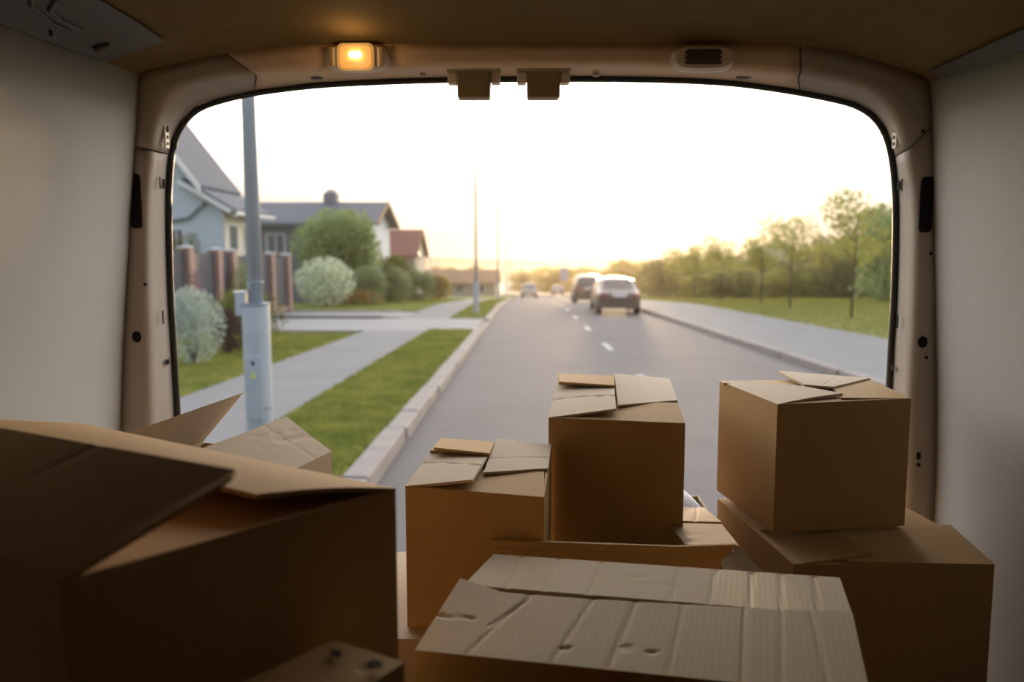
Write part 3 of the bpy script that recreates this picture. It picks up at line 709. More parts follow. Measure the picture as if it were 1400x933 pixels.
# ------------------------------------------------------------------ grass blades (nobody could count them)
def blades(name, x0, x1, y0, y1, n, h, m, dz, seed, power=1.0):
    r = np.random.default_rng(seed)
    t = r.random(n)**power; y = y0 + (y1-y0)*t; x = x0 + (x1-x0)*r.random(n)
    a = r.random(n)*2*np.pi; w = .0045*(1+ (y-y0)/8) + h*.02; hh = h*(.5+r.random(n)); lx = r.normal(0, .35, n)*hh; ly = r.normal(0, .35, n)*hh
    z = -.0245*y - .022*np.maximum(0, y-40) + dz
    v = np.empty((n, 3, 3)); v[:, 0] = np.c_[x-np.cos(a)*w, y-np.sin(a)*w, z]; v[:, 1] = np.c_[x+np.cos(a)*w, y+np.sin(a)*w, z]; v[:, 2] = np.c_[x+lx, y+ly, z+hh]
    me = bpy.data.meshes.new(name); me.vertices.add(n*3); me.vertices.foreach_set('co', v.reshape(-1))
    me.loops.add(n*3); me.loops.foreach_set('vertex_index', np.arange(n*3, dtype=np.int32))
    me.polygons.add(n); me.polygons.foreach_set('loop_start', np.arange(n, dtype=np.int32)*3)
    me.update(); me.validate(); me.materials.append(m)
    o = bpy.data.objects.new(name, me); COL.objects.link(o); o['kind'] = 'stuff'; return o
def gtag(o, label): o['label'] = label; o['category'] = 'grass'; return o
gtag(blades('grass', -2.63, -1.44, 2.6, 21.9, 80000, .05, M['grass'], KT-.025, 1, 1.4), 'short green grass on the verge beside the left kerb')
gtag(blades('grass', -9.4, -4.37, 5, 20.5, 85000, .05, M['grass'], KT-.025, 2), 'short green grass on the lawn left of the sidewalk')
gtag(blades('grass', -2.63, -1.44, 28.1, 60, 16000, .06, M['grass'], KT-.025, 3), 'green grass on the far verge beyond the driveway')
gtag(blades('grass', -9.4, -4.37, 33, 60, 26000, .06, M['grass'], KT-.025, 4), 'sunlit grass before the garden hedges')
gtag(blades('grass', 8.6, 34, 14, 75, 90000, .11, M['grassy'], KT-.04, 5), 'yellow green meadow grass under the young trees')

# ------------------------------------------------------------------ plants
def cloud(blobs, n, size, seed, flat=.0, shell=.55):
    """leaf quads scattered through ellipsoids -> mesh"""
    r = np.random.default_rng(seed); vol = np.array([b[3]*b[4]*b[5] for b in blobs])**.67; cnt = np.maximum(4, (n*vol/vol.sum())).astype(int)
    P = []
    for (cx, cy, cz, rx, ry, rz), c in zip(blobs, cnt):
        d = r.normal(size=(c, 3)); d /= np.linalg.norm(d, axis=1)[:, None]
        rad = shell + (1-shell)*r.random(c)**.6
        P.append(np.array([cx, cy, cz]) + d*rad[:, None]*np.array([rx, ry, rz]))
    P = np.concatenate(P); k = len(P)
    nrm = r.normal(size=(k, 3)); nrm[:, 2] += .4; nrm /= np.linalg.norm(nrm, axis=1)[:, None]
    t = np.cross(nrm, r.normal(size=(k, 3))); t /= np.linalg.norm(t, axis=1)[:, None]; b = np.cross(nrm, t)
    s = size*(.6+.8*r.random(k))[:, None]
    v = np.empty((k, 4, 3)); v[:, 0] = P - t*s*.5; v[:, 1] = P - b*s*.3; v[:, 2] = P + t*s*.5; v[:, 3] = P + b*s*.3
    me = bpy.data.meshes.new('foliage'); me.vertices.add(k*4); me.vertices.foreach_set('co', v.reshape(-1))
    me.loops.add(k*4); me.loops.foreach_set('vertex_index', np.arange(k*4, dtype=np.int32))
    me.polygons.add(k); me.polygons.foreach_set('loop_start', np.arange(k, dtype=np.int32)*4)
    me.update(); me.validate(); return me
def put(mesh, name, m, parent, scale=(1, 1, 1)):
    me = mesh
    if not me.materials: me.materials.append(m)
    o = bpy.data.objects.new(name, me); COL.objects.link(o); o.parent = parent; o.scale = scale; o['kind'] = 'stuff'; return o
def bush(x, y, w, h, m, label, seed, leaf=.06, n=2600, cat='bush', name='bush', blobs=None, d=None, group=None, dz=KT):
    o = thing(name, (x, y, G(y)+dz-.04), label, cat, group)
    r = random.Random(seed); w2 = w/2; d2 = (d or w)/2
    bl = blobs or ([(0, 0, h*.5, w2, d2, h*.5)] + [(r.uniform(-.5, .5)*w2, r.uniform(-.5, .5)*d2, h*r.uniform(.4, .75), w2*.5, d2*.5, h*.3) for _ in range(5)])
    put(cloud(bl, n, leaf, seed), 'foliage', m, o)
    mb = MB()
    for k in range(4):
        a = k*1.6; mb.tube([(0, 0, 0), (math.cos(a)*w2*.4, math.sin(a)*d2*.4, h*.6)], [.02, .008], 6)
    mb.build('stem', M['bark'], o); return o
bush(-5.75, 13.7, 1.15, 1.36, M['leaf_silver'], 'round silver green bush on the lawn beside the left pillar', 11, .045, 6000)
bush(-6.1, 17.2, 1.9, 1.28, M['leaf_olive'], 'olive green clipped bush behind the round silver bush', 12, .06, 4200)
bush(-5.75, 15.4, .75, .92, M['leaf_purple'], 'dark purple leaved bush right of the silver bush', 13, .05, 2200)
bush(-9.05, 25.8, .9, 2.0, M['leaf_mid'], 'pale green shrub at the fence beside the near lamp post', 14, .06, 1800)
bush(-9.15, 22.0, .5, 1.7, M['petal_pink'], 'pink flowering climber on the fence', 15, .06, 700, name='climbing_plant', cat='plant')
bush(-9.3, 37.2, 2.9, 2.35, M['petal_white'], 'white blossoming bush right of the fence', 16, .14, 3600)
bush(-8.3, 38.6, 3.2, .75, M['petal_orange'], 'low bed of orange flowers under the white bush', 17, .09, 1400, name='flower_bed', cat='flowers', d=1.2)
bush(-8.0, 40.5, 2.1, 1.95, M['leaf_mid'], 'first grey green hedge bush right of the white bush', 18, .15, 4200, group='hedge bushes along the garden')
bush(-7.2, 44.0, 2.1, 1.9, M['leaf_mid'], 'second grey green hedge bush along the garden', 19, .15, 4000, group='hedge bushes along the garden')
bush(-6.5, 48.5, 2.2, 1.9, M['leaf_mid'], 'third grey green hedge bush along the garden', 20, .16, 3600, group='hedge bushes along the garden')
bush(-5.9, 54.0, 2.0, 1.75, M['leaf_gold'], 'orange tinged shrub closing the row of hedge bushes', 21, .16, 3000, group='hedge bushes along the garden')
bush(-8.8, 53.0, 3.6, 3.0, M['leaf_olive'], 'olive shrub below the red roofed house', 22, .2, 3600)
bush(-14.6, 34.6, 1.1, 3.4, M['leaf_dark'], 'dark ivy column growing against the white house', 23, .10, 2200, name='climbing_plant', cat='plant')
def tree(x, y, h, w, m, label, seed, trunk=.4, leaf=.2, n=2400, lean=0, cat='tree', name='tree', tr=.06, mesh=None, group=None, blobs=None):
    o = thing(name, (x, y, G(y)+KT-.05), label, cat, group, rz=seed*1.7)
    r = random.Random(seed); ch = h*(1-trunk)
    if mesh is None:
        bl = blobs or [(r.uniform(-.3, .3)*w, r.uniform(-.3, .3)*w, h*trunk+ch*r.uniform(.2, .85), w*r.uniform(.2, .32), w*r.uniform(.2, .32), ch*r.uniform(.16, .26)) for _ in range(11)] + [(0, 0, h*trunk+ch*.5, w*.33, w*.33, ch*.46)]
        mesh = cloud(bl, n, leaf, seed, shell=.3)
    f = put(mesh, 'foliage', m, o)
    mb = MB(); mb.tube([(0, 0, 0), (.02*h*lean, 0, h*trunk), (.03*h, 0, h*.8)], [tr, tr*.75, tr*.3], 8)
    for k in range(5):
        a = k*2.4+seed; z0 = h*(trunk*.9+.08*k); mb.tube([(0, 0, z0), (math.cos(a)*w*.28, math.sin(a)*w*.28, z0+h*.16)], [tr*.45, tr*.15], 5)
    mb.build('trunk', M['bark'], o, smooth=True); return o
tree(-10.4, 44, 5.3, 5.2, M['leaf_green'], 'big round green tree before the slate roofed house', 31, .22, .24, 8000, tr=.14,
     blobs=[(0, 0, 3.1, 2.7, 2.4, 1.8), (-1.2, 0, 3.9, 1.5, 1.5, 1.3), (1.0, -.5, 4.0, 1.6, 1.5, 1.25), (0, -.8, 2.3, 2.5, 1.6, 1.4), (1.9, -.3, 2.7, 1.2, 1.1, 1.4), (-2.0, -.3, 2.5, 1.1, 1, 1.3)])
for i, (x, y, h, w, lab) in enumerate(((11.2, 27.8, 4.3, 2.6, 'young tree with a thin trunk, nearest beside the right pillar'),
        (11.3, 34.6, 4.3, 2.5, 'young tree on the meadow, second from the right pillar'),
        (11.5, 39.5, 3.6, 2.0, 'young tree on the meadow, third from the right pillar'),
        (11.2, 46.5, 3.9, 2.4, 'young thin tree left of the teal spire by the sidewalk'),
        (11.0, 52.5, 3.9, 2.3, 'young tree near the far end of the right sidewalk row'),
        (11.2, 60.0, 4.2, 2.4, 'farthest young tree of the row by the right sidewalk'))):
    tree(x, y, h, w, M['leaf_yellow'], lab, 40+i, .42, .13, 1500, tr=.045, group='young trees along the right sidewalk', name='young_tree')
# woods on the right: contour of the tree tops, nearest to farthest
src = []
for q in range(4):
    r = random.Random(60+q)
    bl = [(r.uniform(-.3, .3), r.uniform(-.3, .3), r.uniform(.3, .88), r.uniform(.14, .24), r.uniform(.14, .24), r.uniform(.08, .14)) for _ in range(14)] + [(0, 0, .5, .36, .36, .36), (0, 0, .14, .46, .46, .15), (.1, 0, .22, .4, .4, .16)]
    src.append(cloud(bl, 3200, .055, 60+q, shell=.3))
wood = {}
def wood_tree(u, vtop, y, w, m, label, group):
    x = (u-U0)/F*y; z0 = G(y)+KT-.1; ztop = CZ + (V0-vtop)/F*y; h = ztop - z0
    key = (random.randrange(4), m.name)
    if key not in wood:
        me = src[key[0]].copy(); me.materials.clear(); me.materials.append(m); wood[key] = me
    o = thing('woodland_tree', (x, y, z0), label, 'tree', group, rz=random.uniform(0, 6))
    f = put(wood[key], 'foliage', m, o, (w, w, h))
    MB().tube([(0, 0, 0), (.05, 0, h*.35), (0, 0, h*.75)], [.13, .1, .04], 6).build('trunk', M['bark'], o)
    return o
ORD = 'first second third fourth fifth sixth seventh eighth ninth tenth eleventh twelfth thirteenth fourteenth fifteenth sixteenth seventeenth eighteenth nineteenth twentieth twenty-first twenty-second'.split()
def contour(u): return np.interp(u, [925, 950, 985, 1010, 1030, 1065, 1090, 1110, 1130, 1160, 1190, 1225, 1260], [348, 345, 334, 340, 345, 345, 332, 312, 318, 310, 285, 268, 262])
for i, u in enumerate(np.linspace(905, 1250, 22)):
    wood_tree(u + random.uniform(-6, 6), contour(u) + random.uniform(-3, 9), random.uniform(78, 92), random.uniform(4.0, 6.0), M['leaf_dark'], 'dark woodland tree, %s of the back row from cars to pillar' % ORD[i], 'woodland trees at the back of the right meadow')
for i, u in enumerate(np.linspace(935, 1245, 18)):
    wood_tree(u + random.uniform(-6, 6), contour(u) + random.uniform(14, 32), random.uniform(66, 74), random.uniform(3.6, 5.0), M['leaf_yellow'] if i % 3 else M['leaf_dark'], ('yellow green' if i % 3 else 'dark') + ' woodland tree, %s of the front row edging the meadow' % ORD[i], 'woodland edge of the right meadow')
wood_tree(1206, 272, 48, 4.6, M['leaf_green'], 'tall leafy tree rising beside the right pillar', None)
for i, u in enumerate([600, 622, 640, 655] + list(np.linspace(716, 882, 13))):
    wood_tree(u + random.uniform(-3, 3), random.uniform(362, 374), random.uniform(150, 230), random.uniform(7, 11), M['leaf_gold'], 'hazy golden tree, %s from left at the end of the street' % ORD[i], 'hazy trees at the end of the street')
for i, u in enumerate(np.linspace(845, 925, 7)):
    wood_tree(u, random.uniform(350, 360), random.uniform(120, 140), random.uniform(4, 6), M['leaf_gold'] if i % 2 else M['leaf_yellow'], ('golden' if i % 2 else 'yellow green') + ' tree, %s of the row just right of the cars' % ORD[i], 'trees just right of the cars')

# ------------------------------------------------------------------ lamp posts
def lamp_post(y, label, near=False, x=-1.92):
    z0 = G(y)+KT-.03; o = thing('lamp_post', (x, y, z0), label, 'lamp post', 'lamp posts along the left verge')
    H = 8.9; r1, r2 = (.112, .060); zs = 1.27 - z0 if near else 1.25
    MB().tube([(0, 0, -.1), (0, 0, zs-.02), (0, 0, zs)], [r1, r1, r1*.92], 20).build('base_pole', M['galv'], o, smooth=False)
    MB().tube([(0, 0, zs-.05), (0, 0, H*.5), (0, 0, H-.4), (.12, 0, H-.12), (.5, 0, H+.02), (1.6, 0, H+.12)], [r2, r2*.9, r2*.62, r2*.5, r2*.45, r2*.42], 16).build('pole', M['galv'], o, smooth=True)
    MB().tube([(1.45, 0, H+.11), (1.55, 0, H+.12), (1.95, 0, H+.15), (2.05, 0, H+.15)], [.05, .09, .085, .03], 10).build('lamp_head', M['galv'], o, smooth=True)
    MB().tube([(0, 0, zs-.01), (0, 0, zs+.012)], r1+.006, 20).build('collar', M['band'], o)
    if near:
        MB().tube([(0, 0, zs+.18), (0, 0, zs+.195)], r2+.006, 18).build('strap', M['band'], o)
        MB().tube([(0, 0, 0.9-z0-.5), (0, 0, 0.9-z0-.485)], r1+.004, 20).build('weld_ring', M['band'], o)
        bx = MB().box(-.155, -.068, -.05, .04, zs-.09, zs+.10).build('junction_box', M['galv'], o, bevel=.006)
        MB().box(-.165, -.06, -.058, .045, zs+.10, zs+.112).build('box_lid', M['fascia'], bx)
        MB().box(-.07, .07, -.116, -.10, zs-.95, zs-.42).build('access_door', M['galv'], o, bevel=.004)
        d = MB(); d.prism([(-.03, -.1185, zs-.60), (.03, -.1185, zs-.60), (0, -.1185, zs-.535)], (0, .003, 0)).build('warning_sticker', M['yellow'], o)
        MB().disc((0, -.1185, zs-.475), .016, .018, .003).build('lock', M['black'], o)
    return o
pz = at_y(353, 520, 6.6); lamp_post(6.6, 'tall galvanised lamp post close by, seen left of centre', True, pz.x)
lamp_post(31.0, 'second lamp post, standing at the driveway by the kerb')
lamp_post(55.4, 'third lamp post, thin beyond the driveway')
lamp_post(79.8, 'fourth lamp post, very thin at the end of the left verge')
lamp_post(104., 'farthest lamp post, faint at the bend of the street')
o = thing('road_sign', (5.6, 118, G(118)), 'small blue road sign over the far end of the road', 'sign')
MB().tube([(0, 0, -.2), (0, 0, 3.6)], .05, 8).build('post', M['galv'], o); MB().box(-.6, .6, -.05, -.02, 2.2, 4.0).build('sign_plate', M['sign'], o, bevel=.02)

# ------------------------------------------------------------------ garden fence: pink brick posts, dark panels
fr = thing('garden_fence', (-9.6, 19.0, G(19)), 'garden fence of pink brick posts and dark metal panels', 'fence')
py = [20.6, 22.7, 24.85, 26.1, 28.2, 30.1, 32.2]
for i, y in enumerate(py):
    z = G(y)-G(19); lx, ly = 0, y-19
    po = MB().box(-.17, .17, ly-.17, ly+.17, z-.1, z+2.38).build('post', M['brick'], fr, bevel=.01)
    MB().add([(-.21, ly-.21, z+2.38), (.21, ly-.21, z+2.38), (.21, ly+.21, z+2.38), (-.21, ly+.21, z+2.38), (0, ly, z+2.47)], [(0, 1, 4), (1, 2, 4), (2, 3, 4), (3, 0, 4), (3, 2, 1, 0)]).build('post_cap', M['cap'], po)
    if i < len(py)-1:
        y2 = py[i+1]; zz = G(y2)-G(19)
        MB().box(-.10, .10, ly+.17, y2-19-.17, zz-.1, zz+.35).build('plinth', M['brick'], fr)
        pn = MB().box(-.015, .015, ly+.18, y2-19-.18, zz+.38, zz+2.28).build('panel', M['fpanel'], fr)
        for q in range(9):
            MB().box(.016, .03, ly+.19, y2-19-.19, zz+.42+q*.205, zz+.42+q*.205+.185).build('slat', M['fpanel'], pn, bevel=.004)

# ------------------------------------------------------------------ houses
def window(parent, c, w, h, axis='y', m='glass', n=2):
    """frame as part, pane and bars as sub-parts"""
    x, y, z = c; t = .06
    def bx(a0, a1, d0, d1, z0, z1): return MB().box(a0, a1, d0, d1, z0, z1) if axis == 'y' else MB().box(d0, d1, a0, a1, z0, z1)
    a, d = (x, y) if axis == 'y' else (y, x); sgn = -1 if axis == 'y' else 1
    mb = MB()
    for (a0, a1, z0, z1) in ((a-w/2-t, a+w/2+t, z-h/2-t, z-h/2), (a-w/2-t, a+w/2+t, z+h/2, z+h/2+t), (a-w/2-t, a-w/2, z-h/2, z+h/2), (a+w/2, a+w/2+t, z-h/2, z+h/2), (a-t/2, a+t/2, z-h/2, z+h/2)):
        q = bx(a0, a1, d-.03 if sgn < 0 else d-.05, d+.05 if sgn < 0 else d+.03, z0, z1); mb.add(q.v, q.f)
    f = mb.build('window', M['frame'], parent)
    bx(a-w/2, a+w/2, d-.012, d+.012, z-h/2, z+h/2).build('pane', M[m], f)
def slab(mb, p, q, r, s_, th):
    P = [Vector(v) for v in (p, q, r, s_)]; n_ = (P[1]-P[0]).cross(P[2]-P[0]).normalized(); n_ = n_ if n_.z > 0 else -n_
    return mb.prism([v - n_*th for v in P], n_*th)
# white house, stepped gable facing the street
g = G(36)
h1 = thing('white_house', (-13.5, 36, g), 'white house with steep dark gable behind the fence on the left', 'house')
X = lambda v: v + 13.5
zz = lambda z: z - g
wall = [(-22.5, zz(g)), (-13.5, zz(g)), (-13.5, zz(3.6)), (-14.6, zz(4.45)), (-17.9, zz(9.0)), (-22.5, zz(4.0))]
MB().prism([(X(x), 0, z) for x, z in wall], (0, 4.2, 0)).build('wall', M['white'], h1)
mb = MB(); slab(mb, (X(-18.0), -.5, zz(9.45)), (X(-14.35), -.5, zz(4.62)), (X(-14.35), 5, zz(4.62)), (X(-18.0), 5, zz(9.45)), .18); mb.build('roof', M['slate'], h1, label='steep upper roof slope')
mb = MB(); slab(mb, (X(-15.1), -.35, zz(4.95)), (X(-12.85), -.35, zz(3.62)), (X(-12.85), 5, zz(3.62)), (X(-15.1), 5, zz(4.95)), .14); mb.build('roof', M['slate'], h1, label='shallow lower roof slope')
mb = MB(); slab(mb, (X(-23), -.5, zz(3.6)), (X(-18.0), -.5, zz(9.45)), (X(-18.0), 5, zz(9.45)), (X(-23), 5, zz(3.6)), .18); mb.build('roof', M['slate'], h1)
mb = MB(); mb.prism([(X(-18.0), -.56, zz(9.2)), (X(-18.0), -.56, zz(9.5)), (X(-14.25), -.56, zz(4.55)), (X(-14.25), -.56, zz(4.25))], (0, .07, 0)); mb.build('bargeboard', M['fascia'], h1)
mb = MB(); mb.prism([(X(-15.3), -.40, zz(4.70)), (X(-15.3), -.40, zz(4.92)), (X(-12.75), -.40, zz(3.45)), (X(-12.75), -.40, zz(3.22))], (0, .06, 0)); mb.build('bargeboard', M['fascia'], h1)
MB().box(X(-13.0), X(-12.72), -.4, 5, zz(3.35), zz(3.5)).build('gutter', M['fascia'], h1)
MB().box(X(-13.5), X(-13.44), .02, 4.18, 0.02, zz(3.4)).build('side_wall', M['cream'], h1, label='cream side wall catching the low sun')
window(h1, (X(-13.42), 1.0, zz(2.35)), .9, 1.1, 'x'); window(h1, (X(-13.42), 2.9, zz(2.35)), .9, 1.1, 'x')
window(h1, (X(-15.6), -.02, zz(2.1)), .5, 1.2, 'y'); window(h1, (X(-18.6), -.02, zz(2.0)), 1.2, 1.3, 'y'); window(h1, (X(-17.9), -.02, zz(5.6)), 1.0, 1.2, 'y')
mb = MB(); mb.tube([(X(-16.4), -.1, zz(3.0)), (X(-15.0), -.1, zz(3.2)), (X(-14.2), -.1, zz(3.9))], .07, 6).build('brace', M['slatewall'], h1)
# dark slate roofed house
g = G(52)
h2 = thing('slate_house', (-13, 52, g), 'long house with dark slate roof and chimney behind the round tree', 'house')
ridge, eave = 4.9 - g, 3.5 - g
MB().prism([(-10, -3.6, 0), (-10, 3.6, 0), (-10, 3.6, eave+.1), (-10, 0, ridge-.1), (-10, -3.6, eave+.1)], (13.6, 0, 0)).build('wall', M['slatewall'], h2)
for sgn in (-1, 1):
    mb = MB(); slab(mb, (-10.4, 0, ridge), (4.2, 0, ridge), (4.2, sgn*4.1, eave-.05), (-10.4, sgn*4.1, eave-.05), .16); mb.build('roof', M['slate'], h2)
    mb = MB(); mb.prism([(4.2, 0, ridge+.02), (4.2, sgn*4.1, eave-.03), (4.2, sgn*4.1, eave-.25), (4.2, 0, ridge-.2)], (.06, 0, 0)); mb.build('bargeboard', M['brownroof'], h2, label='pinkish barge board')
MB().box(3.6, 3.63, -3.5, 3.5, 0, eave).build('gable_wall', M['white'], h2, label='pale gable wall')
mb = MB(); mb.prism([(3.6, -3.5, eave), (3.6, 3.5, eave), (3.6, 0, ridge-.25)], (.03, 0, 0)); mb.build('gable_wall', M['white'], h2)
window(h2, (3.66, 0, eave+.35), .9, .6, 'x')
ch = MB().box(.1, .95, -.4, .4, ridge-.5, ridge+.55).build('chimney', M['slatewall'], h2, bevel=.02)
MB().tube([(.525, 0, ridge+.55), (.525, 0, ridge+.68), (.525, 0, ridge+.80)], [.36, .34, .2], 12).build('chimney_cap', M['cap'], ch)
for x in (-8, -5, -2, 1): window(h2, (x, -3.62, eave-1.3), 1.0, 1.1)
MB().box(-10.4, 4.2, -4.2, -4.05, eave-.22, eave-.1).build('gutter', M['slatewall'], h2)
# red roofed house
g = G(70)
h3 = thing('red_roof_house', (-10.5, 70, g), 'house with dark red tiled roof farther along the left', 'house')
ridge, eave = 3.65-g, 1.5-g
MB().prism([(-3, -3.4, 0), (-3, 3.4, 0), (-3, 3.4, eave+.1), (-3, 0, ridge-.1), (-3, -3.4, eave+.1)], (4.3, 0, 0)).build('wall', M['beige'], h3)
for sgn in (-1, 1):
    mb = MB(); slab(mb, (-3.4, 0, ridge), (1.6, 0, ridge), (1.6, sgn*3.9, eave-.1), (-3.4, sgn*3.9, eave-.1), .15); mb.build('roof', M['redroof'], h3)
    mb = MB(); mb.prism([(1.6, 0, ridge+.02), (1.6, sgn*3.9, eave-.08), (1.6, sgn*3.9, eave-.3), (1.6, 0, ridge-.2)], (.06, 0, 0)); mb.build('bargeboard', M['brownroof'], h3)
window(h3, (-.8, -3.42, eave-.7), .9, .9, m='glass'); window(h3, (1.32, 0, eave-.2), .9, .9, 'x')
MB().box(1.3, 2.6, -2.2, -1.0, eave-.35, eave-.25).build('porch_roof', M['fascia'], h3, label='white porch roof')
MB().box(2.45, 2.55, -2.1, -2.0, 0, eave-.35).build('porch_post', M['fascia'], h3)
# low brown roofed building
g = G(100)
h4 = thing('low_building', (-7.5, 100, g), 'low building with long brown roof at the end of the left side', 'building')
ridge, eave = -.45-g, -1.9-g
MB().box(-4.5, 3.8, -3, 3, 0, eave+.05).build('wall', M['beige'], h4)
for sgn in (-1, 1):
    mb = MB(); slab(mb, (-5, 0, ridge), (4.3, 0, ridge), (4.3, sgn*3.6, eave-.1), (-5, sgn*3.6, eave-.1), .15); mb.build('roof', M['brownroof'], h4)
for x in (-3, -.5, 2): window(h4, (x, -3.02, eave-.8), .9, .9)
# building with teal spire behind the woods
g = G(150)
h5 = thing('spire_building', (46, 150, g), 'building with teal roof and small spire rising over the woods', 'building')
MB().box(-4, 2.5, -4, 4, 0, 1.9-g).build('wall', M['beige'], h5)
mb = MB()
for sgn in (-1, 1): slab(mb, (-4.4, 0, 2.9-g), (2.9, 0, 2.9-g), (2.9, sgn*4.4, 1.0-g), (-4.4, sgn*4.4, 1.0-g), .2)
mb.build('roof', M['teal'], h5)
MB().add([(-.9, -1.0, 2.5-g), (1.3, -1.0, 2.5-g), (1.3, 1.0, 2.5-g), (-.9, 1.0, 2.5-g), (-.9, -1.0, 2.7-g), (1.3, -1.0, 2.7-g), (1.3, 1.0, 2.7-g), (-.9, 1.0, 2.7-g), (.2, 0, 5.0-g)],
         [(3,2,1,0),(0,1,5,4),(1,2,6,5),(2,3,7,6),(3,0,4,7),(4,5,8),(5,6,8),(6,7,8),(7,4,8)]).build('spire', M['teal'], h5, label='teal pointed spire')

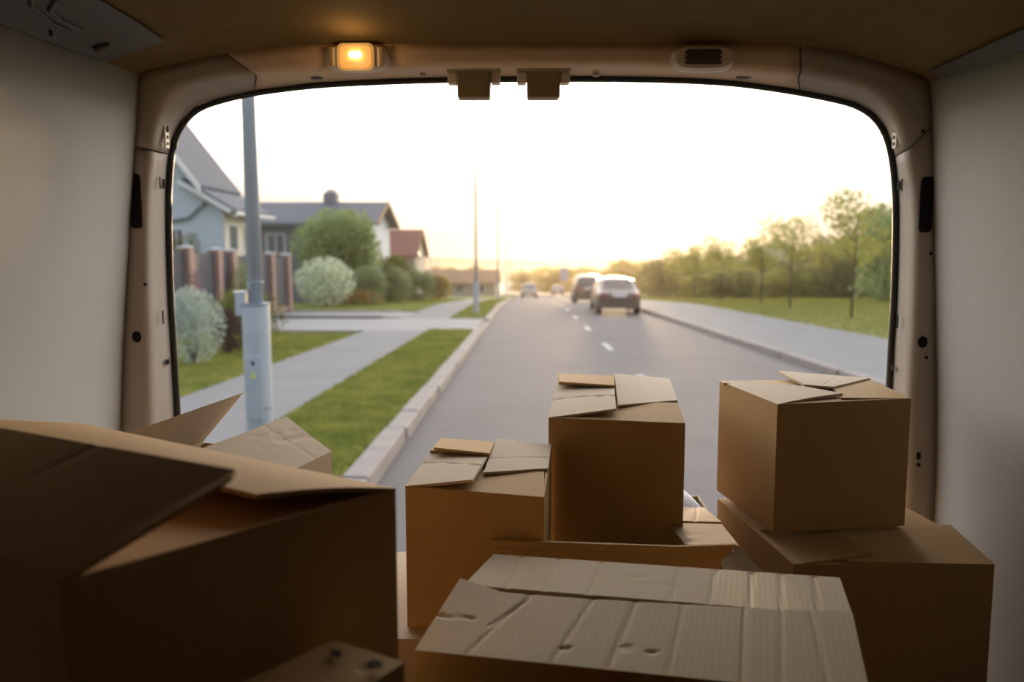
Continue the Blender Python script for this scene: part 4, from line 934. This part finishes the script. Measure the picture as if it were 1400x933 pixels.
# ------------------------------------------------------------------ cars
def car(x, y, paint, label, W_, L_, H_, rz=0.0, van=False):
    """the end towards -Y is the tail; rz = pi turns the nose to us"""
    o = thing('car', (x, y, G(y)+.005), label, 'car', None, rz)
    w = W_/2; b = .30; belt = H_*.60
    # stations: y, bottom, belt, roof, half width low / belt / roof
    st = [(-L_/2, .42, .72, .74, w*.80, w*.80, w*.70), (-L_/2+.08, .30, .98*belt, belt*1.02, w*.93, w*.92, w*.74),
          (-L_/2+(.25 if van else .55), .26, belt, belt+.10 if not van else H_*.86, w, w*.97, w*.76), (-L_/2+(.45 if van else 1.15), .24, belt, H_*.97, w, w*.97, w*.70),
          (-.25, .22, belt, H_, w, w*.98, w*.70), (.35, .22, belt*.98, H_*.985, w, w*.98, w*.70), (L_*.27, .24, belt*.95, belt*1.02, w, w*.96, w*.74), (L_/2-.35, .28, belt*.82, belt*.86, w*.97, w*.93, w*.72), (L_/2-.03, .36, belt*.62, belt*.64, w*.82, w*.80, w*.66)]
    vs = []
    for (yy, zb, zm, zr, wl_, wb, wr_) in st:
        half = [(wl_*.75, zb), (wl_, zb+.12), (wl_*1.0, (zb+zm)/2), (wb, zm), ((wb+wr_)/2*.995, zm+(zr-zm)*.5), (wr_, zr-(zr-zm)*.04), (wr_*.55, zr)]
        vs += [(px, yy, pz) for px, pz in half] + [(-px, yy, pz) for px, pz in half[::-1]]
    n_ = 14; fs = [(j*n_+k, (j+1)*n_+k, (j+1)*n_+(k+1) % n_, j*n_+(k+1) % n_) for j in range(len(st)-1) for k in range(n_)]
    fs += [tuple(range(n_)), tuple((len(st)-1)*n_+k for k in range(n_-1, -1, -1))]
    MB().add(vs, fs).build('body', paint, o, smooth=True, sub=2)
    # glass
    y0 = -L_/2 + (.10 if van else .50); y1 = -L_/2 + (.34 if van else 1.16)
    MB().hexa([(-w*.74, y0-.02, belt*1.06), (w*.74, y0-.02, belt*1.06), (w*.60, y1-.03, H_*.93), (-w*.60, y1-.03, H_*.93)], [(-w*.72, y0+.08, belt*1.06), (w*.72, y0+.08, belt*1.06), (w*.60, y1+.05, H_*.92), (-w*.60, y1+.05, H_*.92)]).build('rear_window', M['carglass'], o, bevel=.02)
    ya, yb = L_*.27, .42
    MB().hexa([(-w*.72, ya+.03, belt*1.0), (w*.72, ya+.03, belt*1.0), (w*.62, yb+.03, H_*.945), (-w*.62, yb+.03, H_*.945)], [(-w*.70, ya-.1, belt*1.0), (w*.70, ya-.1, belt*1.0), (w*.60, yb-.08, H_*.93), (-w*.60, yb-.08, H_*.93)]).build('windscreen', M['carglass'], o, bevel=.02)
    for sx in (-1, 1):
        for q0, q1, q2, q3 in ((-L_/2+1.0 if not van else -L_/2+.5, -.2, -L_/2+1.35 if not van else -L_/2+.55, -.2), (-.1, L_*.22, -.1, .45)):
            MB().hexa([(sx*w*.93, q0, belt*1.03), (sx*w*.93, q1, belt*1.03), (sx*w*.765, q3, H_*.92), (sx*w*.765, q2, H_*.92)], [(sx*w*.88, q0, belt*1.03), (sx*w*.88, q1, belt*1.03), (sx*w*.72, q3, H_*.92), (sx*w*.72, q2, H_*.92)]).build('side_window', M['carglass'], o)
        MB().hexa([(sx*w*.62, -L_/2-.01, belt*.74), (sx*w*.93, -L_/2+.10, belt*.74), (sx*w*.93, -L_/2+.12, belt*.98), (sx*w*.60, -L_/2+.03, belt*.98)], [(sx*w*.62, -L_/2+.1, belt*.74), (sx*w*.90, -L_/2+.3, belt*.74), (sx*w*.90, -L_/2+.3, belt*.98), (sx*w*.60, -L_/2+.2, belt*.98)]).build('tail_lamp', M['tail'], o, bevel=.01)
        MB().hexa([(sx*w*.5, L_/2-.03, belt*.55), (sx*w*.86, L_/2-.22, belt*.55), (sx*w*.88, L_/2-.30, belt*.74), (sx*w*.52, L_/2-.12, belt*.74)], [(sx*w*.5, L_/2-.2, belt*.55), (sx*w*.8, L_/2-.4, belt*.55), (sx*w*.8, L_/2-.45, belt*.72), (sx*w*.52, L_/2-.3, belt*.72)]).build('head_lamp', M['headl'], o, bevel=.01)
        MB().box(sx*(w+.02)-.09*(1 if sx > 0 else 0), sx*(w+.02)+.09*(1 if sx < 0 else 0)+.12*sx*0, L_*.19, L_*.19+.12, belt*1.0, belt*1.0+.14).build('mirror', paint, o, bevel=.03)
        for yy in (-L_*.30, L_*.30):
            t_ = MB().tube([(sx*(w-.24), yy, .325), (sx*(w-.20), yy, .325), (sx*(w-.03), yy, .325), (sx*(w-.0), yy, .325)], [.29, .325, .325, .29], 22).build('wheel', M['tyre'], o)
            MB().tube([(sx*(w-.02), yy, .325), (sx*(w+.008), yy, .325)], [.21, .19], 16).build('rim', M['rim'], t_)
    MB().box(-w*.90, w*.90, -L_/2-.03, -L_/2+.15, .30, .50).build('rear_bumper', paint, o, bevel=.04)
    MB().box(-.27, .27, -L_/2-.025, -L_/2+.1, belt*.84, belt*.84+.13).build('number_plate', M['plate'], o, bevel=.005)
    MB().box(-w*.8, w*.8, L_/2-.15, L_/2+.0, .32, .46).build('front_bumper', M['black'], o, bevel=.03)
    MB().box(-.26, .26, L_/2-.1, L_/2+.015, .40, .51).build('number_plate', M['plate'], o)
    return o
car(3.75, 34.3, M['carA'], 'grey brown saloon car driving away in the right lane', 1.80, 4.4, 1.52)
car(3.95, 52.5, M['carB'], 'dark tall car just ahead of the grey brown saloon', 1.85, 4.5, 1.85, van=True)
car(.35, 85.0, M['carC'], 'small dark car in the left lane far down the road', 1.75, 4.3, 1.50, rz=math.pi)
car(4.6, 118.0, M['carC'], 'tiny dark car almost hidden at the far end of the street', 1.75, 4.3, 1.50)

# ------------------------------------------------------------------ thin evening haze over the street
hm = bpy.data.materials.new('evening_haze'); hm.use_nodes = True; t_ = hm.node_tree; t_.nodes.clear()
v_ = t_.nodes.new('ShaderNodeVolumeScatter'); v_.inputs['Color'].default_value = (1, .86, .64, 1); v_.inputs['Density'].default_value = .00055; v_.inputs['Anisotropy'].default_value = .82
o_ = t_.nodes.new('ShaderNodeOutputMaterial'); t_.links.new(v_.outputs[0], o_.inputs['Volume'])
hz = MB().box(-220, 220, 3.2, 520, -26, 34).build('haze', hm, kind='stuff'); hz['label'] = 'thin golden evening haze over the street'
